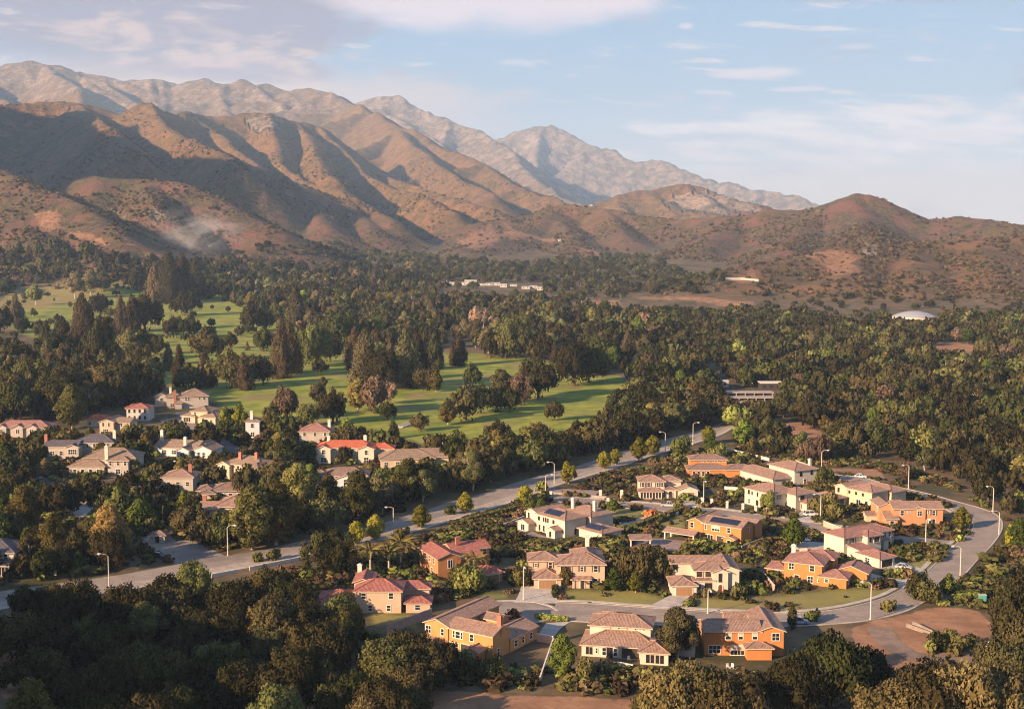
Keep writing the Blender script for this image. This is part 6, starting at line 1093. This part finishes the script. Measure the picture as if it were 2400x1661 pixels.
# ------------------------------------------------------------------ walls, fences, piers, hedges
m_pink = flatmat('pinkish block', (0.50, 0.30, 0.22), (0.60, 0.37, 0.28), 1.0); m_grey = flatmat('grey block', (0.27, 0.23, 0.20), (0.36, 0.30, 0.26), 0.8)
def wall(px, h, m, lab, cat='wall', th_=0.2, name='garden_wall'):
    P = [at1(*q) for q in px]; root = empty(name, P[0]); tag(root, lab, cat); o0 = P[0]
    for a, b_ in zip(P[:-1], P[1:]):
        n = max(1, int((b_-a).length/2.6))
        for i in range(n):
            p, q = a.lerp(b_, i/n)-o0, a.lerp(b_, (i+1)/n)-o0; w_ = MB(); d = (q-p).normalized()*0.006; w_.beam(p+d+Vector((0,0,h/2-0.2)), q-d+Vector((0,0,h/2-0.2)), th_, h+0.4); w_.build('panel', m, root)
    for a, b_ in zip(P[:-1], P[1:]): c_ = MB(); c_.beam(a-o0+Vector((0,0,h+0.06)), b_-o0+Vector((0,0,h+0.06)), th_+0.12, 0.12); c_.build('coping', m_stone if m is not m_grey else m, root)
for q in [([(496,1353),(560,1341)],0.9,m_stone,'low pale wall between dark shrubs on the near kerb, left piece'),([(585,1336),(650,1323),(706,1312)],0.9,m_stone,'long low pale wall on the near kerb left of the big round oak'),([(1165,1243),(1196,1231),(1229,1218)],1.3,m_stone,'pale wall running up from the cream solar house terrace'),
          ([(1258,1502),(1297,1509)],1.8,m_pink,'pink wall between the ochre house and the white front house'),([(1297,1509),(1282,1552),(1266,1600)],1.4,m_stone,'thin pale fence wall running down beside the ochre house'),([(1930,1233),(1978,1252)],1.8,m_pink,'pink wall left of the long cream house roof'),
          ([(1789,1356),(1815,1387)],1.8,m_pink,'pink wall slanting down left of the orange corner house'),([(1738,1292),(1788,1272)],1.6,m_grey,'grey wall below the orange solar house'),([(905,1486),(950,1470),(1012,1446)],2.2,m_grey,'long grey retaining wall left of the ochre house'),
          ([(1700,1056),(1752,1068),(1803,1080)],1.2,m_stone,'pale boundary wall behind the farthest orange house'),([(1864,1087),(1902,1101)],1.6,m_pink,'pinkish wall behind the cream house with tiny vents'),([(1698,1146),(1747,1150)],1.0,m_stone,'short cream wall left of the house behind the white piers'),
          ([(1446,1561),(1484,1568)],1.0,m_stone,'low white planter wall in front of the cream front house'),([(86,1328),(132,1348)],1.1,m_stone,'white wall at the lower left behind dark oaks'),([(1262,1156),(1330,1160),(1422,1168)],0.7,m_grey,'pale entrance wall along the entry court'),
          ([(1700,657),(1735,656),(1778,660)],3.0,m_stone,'long white wall on the slope of the near right hill'),([(1590,1206),(1530,1212),(1462,1250)],1.0,m_stone,'pale wall beside the clipped hedge of the orange solar house')]: wall(*q)
def pier(px, py, h, lab, w_=0.75):
    p = at1(px, py); root = empty('stone_pier', p); tag(root, lab, 'pier', 'white piers of the subdivision'); m = MB(); m.box(-w_/2, w_/2, -w_/2, w_/2, -0.3, h); m.build('shaft', m_stone, root); m = MB(); m.box(-w_/2-0.1, w_/2+0.1, -w_/2-0.1, w_/2+0.1, h, h+0.16); m.box(-w_/2+0.06, w_/2-0.06, -w_/2+0.06, w_/2-0.06, h+0.16, h+0.36); m.build('cap', m_trim, root)
for i, (x, y) in enumerate([(1645,1181),(1668,1184),(1704,1190),(1741,1195),(1771,1200),(1798,1205)]): pier(x, y, 2.0, f'white pier along the middle street, {["leftmost","second","third","fourth","fifth","rightmost"][i]} of six'.replace('second of', 'second from the left of').replace('third of', 'third from the left of').replace('fourth of', 'fourth from the left of').replace('fifth of', 'fifth from the left of'))
for x, y, h, l in [(1457,1171,3.2,'tall cream gate pier beside the middle street, upper one'),(1425,1186,2.6,'cream gate pier beside a bright green tree'),(1407,1163,2.0,'thin pale pillar on the entrance wall'),(1291,1165,1.8,'pier at the left end of the entry court')]: pier(x, y, h, l, 0.9)
def hedge(px, w_, h, lab, lf='shrub'):
    P = resample(np.array([tuple(at1(*q))[:2] for q in px]), 40); r = np.random.default_rng(len(lab)); n = int(np.linalg.norm(np.diff(P, axis=0), axis=1).sum()*90)+200
    i = r.uniform(0, 38.99, n); k = i.astype(int); c_ = P[k]+(P[k+1]-P[k])*(i-k)[:, None]; ang_ = r.uniform(0, 2*math.pi, n); off = np.stack([np.cos(ang_), np.sin(ang_)], 1)*r.uniform(0.6, 1.1, n)[:, None]*w_/2
    z = ground(c_[:, 0], c_[:, 1]); hz = h*np.sqrt(r.random(n))*(1-0.25*(np.abs(off[:, 0])*2/w_)); pos = np.stack([c_[:, 0]+off[:, 0], c_[:, 1]+off[:, 1], z+hz], 1); o0 = np.array([P[0, 0], P[0, 1], ground(P[0, 0], P[0, 1])])
    nn = np.stack([off[:, 0], off[:, 1], hz*0.8], 1)+r.normal(size=(n, 3))*0.5; nn /= np.linalg.norm(nn, axis=1)[:, None]; u = np.cross(nn, r.normal(size=(n, 3))); u /= np.linalg.norm(u, axis=1)[:, None]; v = np.cross(nn, u); s_ = r.uniform(0.2, 0.42, n)[:, None]
    q = np.stack([pos-u*s_-v*s_, pos+u*s_-v*s_, pos+u*s_+v*s_, pos-u*s_+v*s_], 1).reshape(-1, 3)-o0; me = mesh_np('hedge', q, np.arange(4*n).reshape(n, 4), [LEAF[lf]]); a_ = me.color_attributes.new('tint', 'FLOAT_COLOR', 'POINT'); a_.data.foreach_set('color', np.repeat(r.random((n, 4)), 4, axis=0).astype(np.float32).ravel())
    root = empty('hedge', o0.tolist()); tag(root, lab, 'hedge'); obj('foliage', me, root); st = MB()
    for j in range(0, 40, 3): st.tube([(P[j, 0]-o0[0], P[j, 1]-o0[1], -0.2), (P[j, 0]-o0[0], P[j, 1]-o0[1], h*0.7)], 0.06, 5)
    st.build('stem', m_bark, root)['kind'] = 'stuff'
hedge([(1085,1228),(1140,1214),(1190,1202),(1245,1190)], 3.2, 2.2, 'thick green hedge between the main road pavement and the cream solar house'); hedge([(1448,1252),(1520,1226),(1607,1196)], 1.8, 1.8, 'clipped dark hedge along the long pale driveway')
hedge([(2245,1408),(2290,1406)], 3.0, 2.4, 'clipped block hedge at the right of the loop road'); hedge([(1300,1375),(1302,1400)], 1.2, 1.0, 'low hedge between the wide driveway and the lawn'); hedge([(1260,1448),(1330,1455)], 1.4, 1.0, 'low hedge behind the ochre house wing'); hedge([(1620,1270),(1740,1290)], 1.6, 1.4, 'hedge below the orange solar house')
# ------------------------------------------------------------------ far buildings
def far_building(px, py, wd, dp, h, lab, roof=None, name='white_building', yaw=0, wallm=WALL['pale']):
    p = at1(px, py); root = empty(name, p, R(yaw)); tag(root, lab, 'building'); m = MB(); m.box(-wd/2, wd/2, -dp/2, dp/2, -2, h); m.build('wall', wallm, root)
    m = MB(); m.box(-wd/2-0.4, wd/2+0.4, -dp/2-0.4, dp/2+0.4, h, h+0.35); m.build('roof', roof or m_metal, root)
    n = max(1, int(wd/4))
    for i in range(n): w_ = MB(); xx = -wd/2+wd*(i+0.5)/n; w_.box(xx-0.7, xx+0.7, -dp/2-0.04, -dp/2+0.02, h*0.35, h*0.75); w_.build('window', m_glass, root)
for i, (x, y, wd) in enumerate([(1035,668,20),(1058,667,16),(1084,666,14),(1103,667,22),(1128,668,14),(1146,671,12),(1162,669,14),(1180,671,12),(1203,672,12),(1232,676,14),(1250,678,12),(1266,680,10)]): far_building(x, y+(i*7%5)-2, wd*0.8, 7, 2.6+(i*5%4)*0.6 if i != 3 else 6, f'far white building in the row above the trees, {["leftmost","second","third","fourth and largest","fifth","sixth","seventh","eighth","ninth","tenth","eleventh","rightmost"][i]} from the left'.replace('leftmost from the left', 'leftmost').replace('rightmost from the left', 'rightmost'))
far_building(1662,909,14,8,4,'small cream building left above the terraced building', ROOF['terra'], 'cream_building', 10, WALL['cream']); far_building(1688,906,9,6,3.5,'small pale shed right of the cream building above the terraces', None, 'pale_shed'); far_building(1812,912,16,9,4,'dark walled building with a pale roof edge right of the terraces', m_stone, 'dark_building', 0, m_dark_shade)
far_building(1488,606,9,6,5,'tiny white house high on the brown central hill', None, 'white_building'); far_building(1311,565,6,5,4,'tiny white hut on the reddish central hill', None, 'white_hut'); far_building(2398,764,26,14,5,'white roofed building cut off by the right edge', m_trim, 'white_building'); far_building(1385,482,12,7,4,'pale house on the saddle crest of the central hill', None, 'pale_house')
p = at1(1755,952); root = empty('terraced_building', p); tag(root, 'long pale building of stacked flat canopies among dark trees', 'building')
for i, (z, wd, dp, dy) in enumerate([(2.0, 26, 8, 0), (3.9, 29, 8, 7), (5.8, 31, 8, 14)]):
    m = MB(); m.box(-wd/2, wd/2, dy-dp/2, dy+dp/2, z, z+0.45); m.build('canopy', m_grey, root); m = MB(); m.box(-wd/2+1, wd/2-1, dy-dp/2+1.4, dy+dp/2, z-1.9, z); m.build('storey', m_dark_shade, root)
    for k in range(7): m = MB(); xx = -wd/2+0.8+(wd-1.6)*k/6; m.box(xx-0.25, xx+0.25, dy-dp/2+0.4, dy-dp/2+0.9, z-1.9, z); m.build('post', m_grey, root)
# domed reservoir
p = at1(2143,748); root = empty('water_tank', p); tag(root, 'large round white water tank with a shallow domed roof', 'water tank'); Rt = 21.0; m = MB(); n = 40
for k in range(n):
    a0, a1 = 2*math.pi*k/n, 2*math.pi*(k+1)/n; c0, s0, c1, s1 = math.cos(a0), math.sin(a0), math.cos(a1), math.sin(a1)
    m.face([(Rt*c0, Rt*s0, -2), (Rt*c1, Rt*s1, -2), (Rt*c1, Rt*s1, 3.0), (Rt*c0, Rt*s0, 3.0)])
m.build('tank_wall', m_stone, root); m = MB(); J = 7
for k in range(n):
    a0, a1 = 2*math.pi*k/n, 2*math.pi*(k+1)/n
    for j in range(J):
        r0, r1 = (Rt+0.5)*(1-j/J), (Rt+0.5)*(1-(j+1)/J); z0, z1 = 3.0+5.2*(1-(r0/(Rt+.5))**2), 3.0+5.2*(1-(r1/(Rt+.5))**2); q = [(r0*math.cos(a0), r0*math.sin(a0), z0), (r0*math.cos(a1), r0*math.sin(a1), z0), (r1*math.cos(a1), r1*math.sin(a1), z1), (r1*math.cos(a0), r1*math.sin(a0), z1)]; m.face(q if r1 > 0.01 else q[:3])
m.build('dome_roof', plain('pale grey roof', (0.32, 0.32, 0.34)), root)
for k in range(0, n, 4): m = MB(); a0 = 2*math.pi*k/n; m.beam(((Rt+0.5)*math.cos(a0), (Rt+0.5)*math.sin(a0), 3.05), (6*math.cos(a0), 6*math.sin(a0), 7.85), 0.3, 0.2); m.build('roof_rib', m_metal, root)
# ------------------------------------------------------------------ small things
p = at1(2160,1478); root = empty('drain_channel', p, R(-52)); tag(root, 'concrete drain channel with two slanting walls in the dirt lot', 'drain')
for s_ in (-1, 1): m = MB(); m.beam((-3.4, s_*1.3, 0.9), (3.2, s_*0.55, 0.1), 0.3, 1.0); m.build('side_wall', m_asph, root)
m = MB(); m.beam((-3.4, 0, 0.12), (3.4, 0, 0.06), 1.9, 0.2); m.build('channel_floor', m_dark_shade, root)
for i, (x, y) in enumerate([(2330,1507),(2334,1513),(2326,1516)]): p = at1(x, y); m = MB(); m.tube([(-1.9, 0.4, 0.2), (1.9, -0.4, 0.2)], 0.2, 10); o = m.build('concrete_pipe', m_stone, None, p); tag(o, f'pale concrete pipe beside the dirt lot, {["farthest","middle","nearest"][i]} of three', 'pipe', 'pale pipes by the dirt lot')
p = at1(2302,1412); root = empty('utility_cabinet', p); tag(root, 'teal green utility cabinet on two legs near the dirt lot', 'cabinet'); m = MB(); m.box(-0.9, 0.9, -0.4, 0.4, 0.5, 2.1); m.build('body', plain('teal paint', (0.08, 0.33, 0.27)), root)
for s_ in (-0.6, 0.6): m = MB(); m.box(s_-0.08, s_+0.08, -0.1, 0.1, -0.3, 0.5); m.build('leg', m_metal, root)
m = MB(); m.box(-0.98, 0.98, -0.48, 0.48, 2.1, 2.22); m.build('lid', m_metal, root)
def chair_at(px, py, yaw, lab):
    p = at1(px, py); root = empty('garden_chair', p, R(yaw)); tag(root, lab, 'chair', 'white garden chairs'); m = MB(); m.box(-0.3, 0.3, -0.3, 0.3, 0.42, 0.48); m.build('seat', m_trim, root); m = MB(); m.box(-0.3, 0.3, 0.26, 0.32, 0.48, 1.1); m.build('backrest', m_trim, root)
    for x in (-0.27, 0.27):
        for y in (-0.27, 0.27): m = MB(); m.box(x-0.03, x+0.03, y-0.03, y+0.03, -0.1, 0.42); m.build('leg', m_trim, root)
chair_at(1706,1566,20,'white garden chair in front of the bright orange house, left one'); chair_at(1716,1566,-25,'white garden chair in front of the bright orange house, right one'); chair_at(1474,1548,10,'white garden chair on the shaded patio of the cream front house')
p = at1(1888,1280); root = empty('garden_umbrella', p); tag(root, 'white garden umbrella on the terrace left of the long cream house', 'umbrella'); m = MB(); m.tube([(0,0,-0.1),(0,0,2.4)], 0.05, 6); m.build('pole', m_metal, root); m = MB()
for k in range(8): a0, a1 = k*math.pi/4, (k+1)*math.pi/4; m.face([(1.6*math.cos(a0), 1.6*math.sin(a0), 2.1), (1.6*math.cos(a1), 1.6*math.sin(a1), 2.1), (0, 0, 2.65)])
m.build('canopy', m_trim, root)
for x, y, l in [(1862,1288,'white outdoor sofa left of the garden umbrella'),(1884,1292,'white outdoor sofa below the garden umbrella')]:
    p = at1(x, y); root = empty('outdoor_sofa', p, R(15)); tag(root, l, 'sofa', 'white outdoor sofas'); m = MB(); m.box(-1.2, 1.2, -0.45, 0.45, -0.1, 0.45); m.build('seat', m_stone, root); m = MB(); m.box(-1.2, 1.2, 0.3, 0.5, 0.45, 0.95); m.build('backrest', m_stone, root)
for x, l in [(1631,'left'), (1637,'right')]: p = at1(x, 1196); root = empty('rubbish_bin', p); tag(root, f'pale rubbish bin at the kerb of the middle street, {l} of two', 'bin', 'pale bins at the kerb'); m = MB(); m.tube([(0,0,0),(0,0,1.0)], [0.3, 0.38], 8); m.build('body', m_stone, root); m = MB(); m.tube([(0,0,1.0),(0,0,1.1)], [0.42, 0.36], 8); m.build('lid', m_trim, root)
a, b_ = at1(938,1003), at1(963,993); root = empty('footbridge', a); tag(root, 'small white footbridge on the golf course turf', 'bridge'); d = b_-a; m = MB(); m.beam((0,0,0.3), d+Vector((0,0,0.3)), 2.0, 0.25); m.build('deck', m_stone, root); sd = d.cross(Vector((0,0,1))).normalized()
for s_ in (-1, 1): m = MB(); m.beam(sd*s_+Vector((0,0,1.0)), d+sd*s_+Vector((0,0,1.0)), 0.14, 0.5); m.build('railing', m_trim, root)
# smoke drifting up from the bank
p = at1(445,596); ms = bpy.data.materials.new('thin smoke'); ms.use_nodes = True; t = NT(ms.node_tree); t.n.clear(); o_ = t.new('ShaderNodeOutputMaterial'); pv = t.new('ShaderNodeVolumePrincipled'); pv.inputs['Color'].default_value = (0.85, 0.83, 0.80, 1)
tc = t.new('ShaderNodeTexCoord'); n_ = t.noise(tc.outputs['Object'], 2.2, 5, 0.6, 0.4); ln_ = t.new('ShaderNodeVectorMath', operation='LENGTH'); t.link(tc.outputs['Object'], ln_.inputs[0]); fall = t.smooth(ln_.outputs['Value'], 1.0, 0.25)
dens = t.math('MULTIPLY', t.math('MULTIPLY', t.smooth(n_, 0.44, 0.72), fall), 0.013); t.link(dens, pv.inputs['Density']); t.link(pv.outputs[0], o_.inputs['Volume'])
bm2 = bmesh.new(); bmesh.ops.create_icosphere(bm2, subdivisions=3, radius=1.0); me = bpy.data.meshes.new('smoke'); bm2.to_mesh(me); bm2.free(); me.materials.append(ms); o = obj('smoke', me, None, (p.x+5, p.y+25, p.z+34), kind='stuff'); o.scale = (95, 100, 48); o['label'] = 'pale smoke drifting above the orange bank'
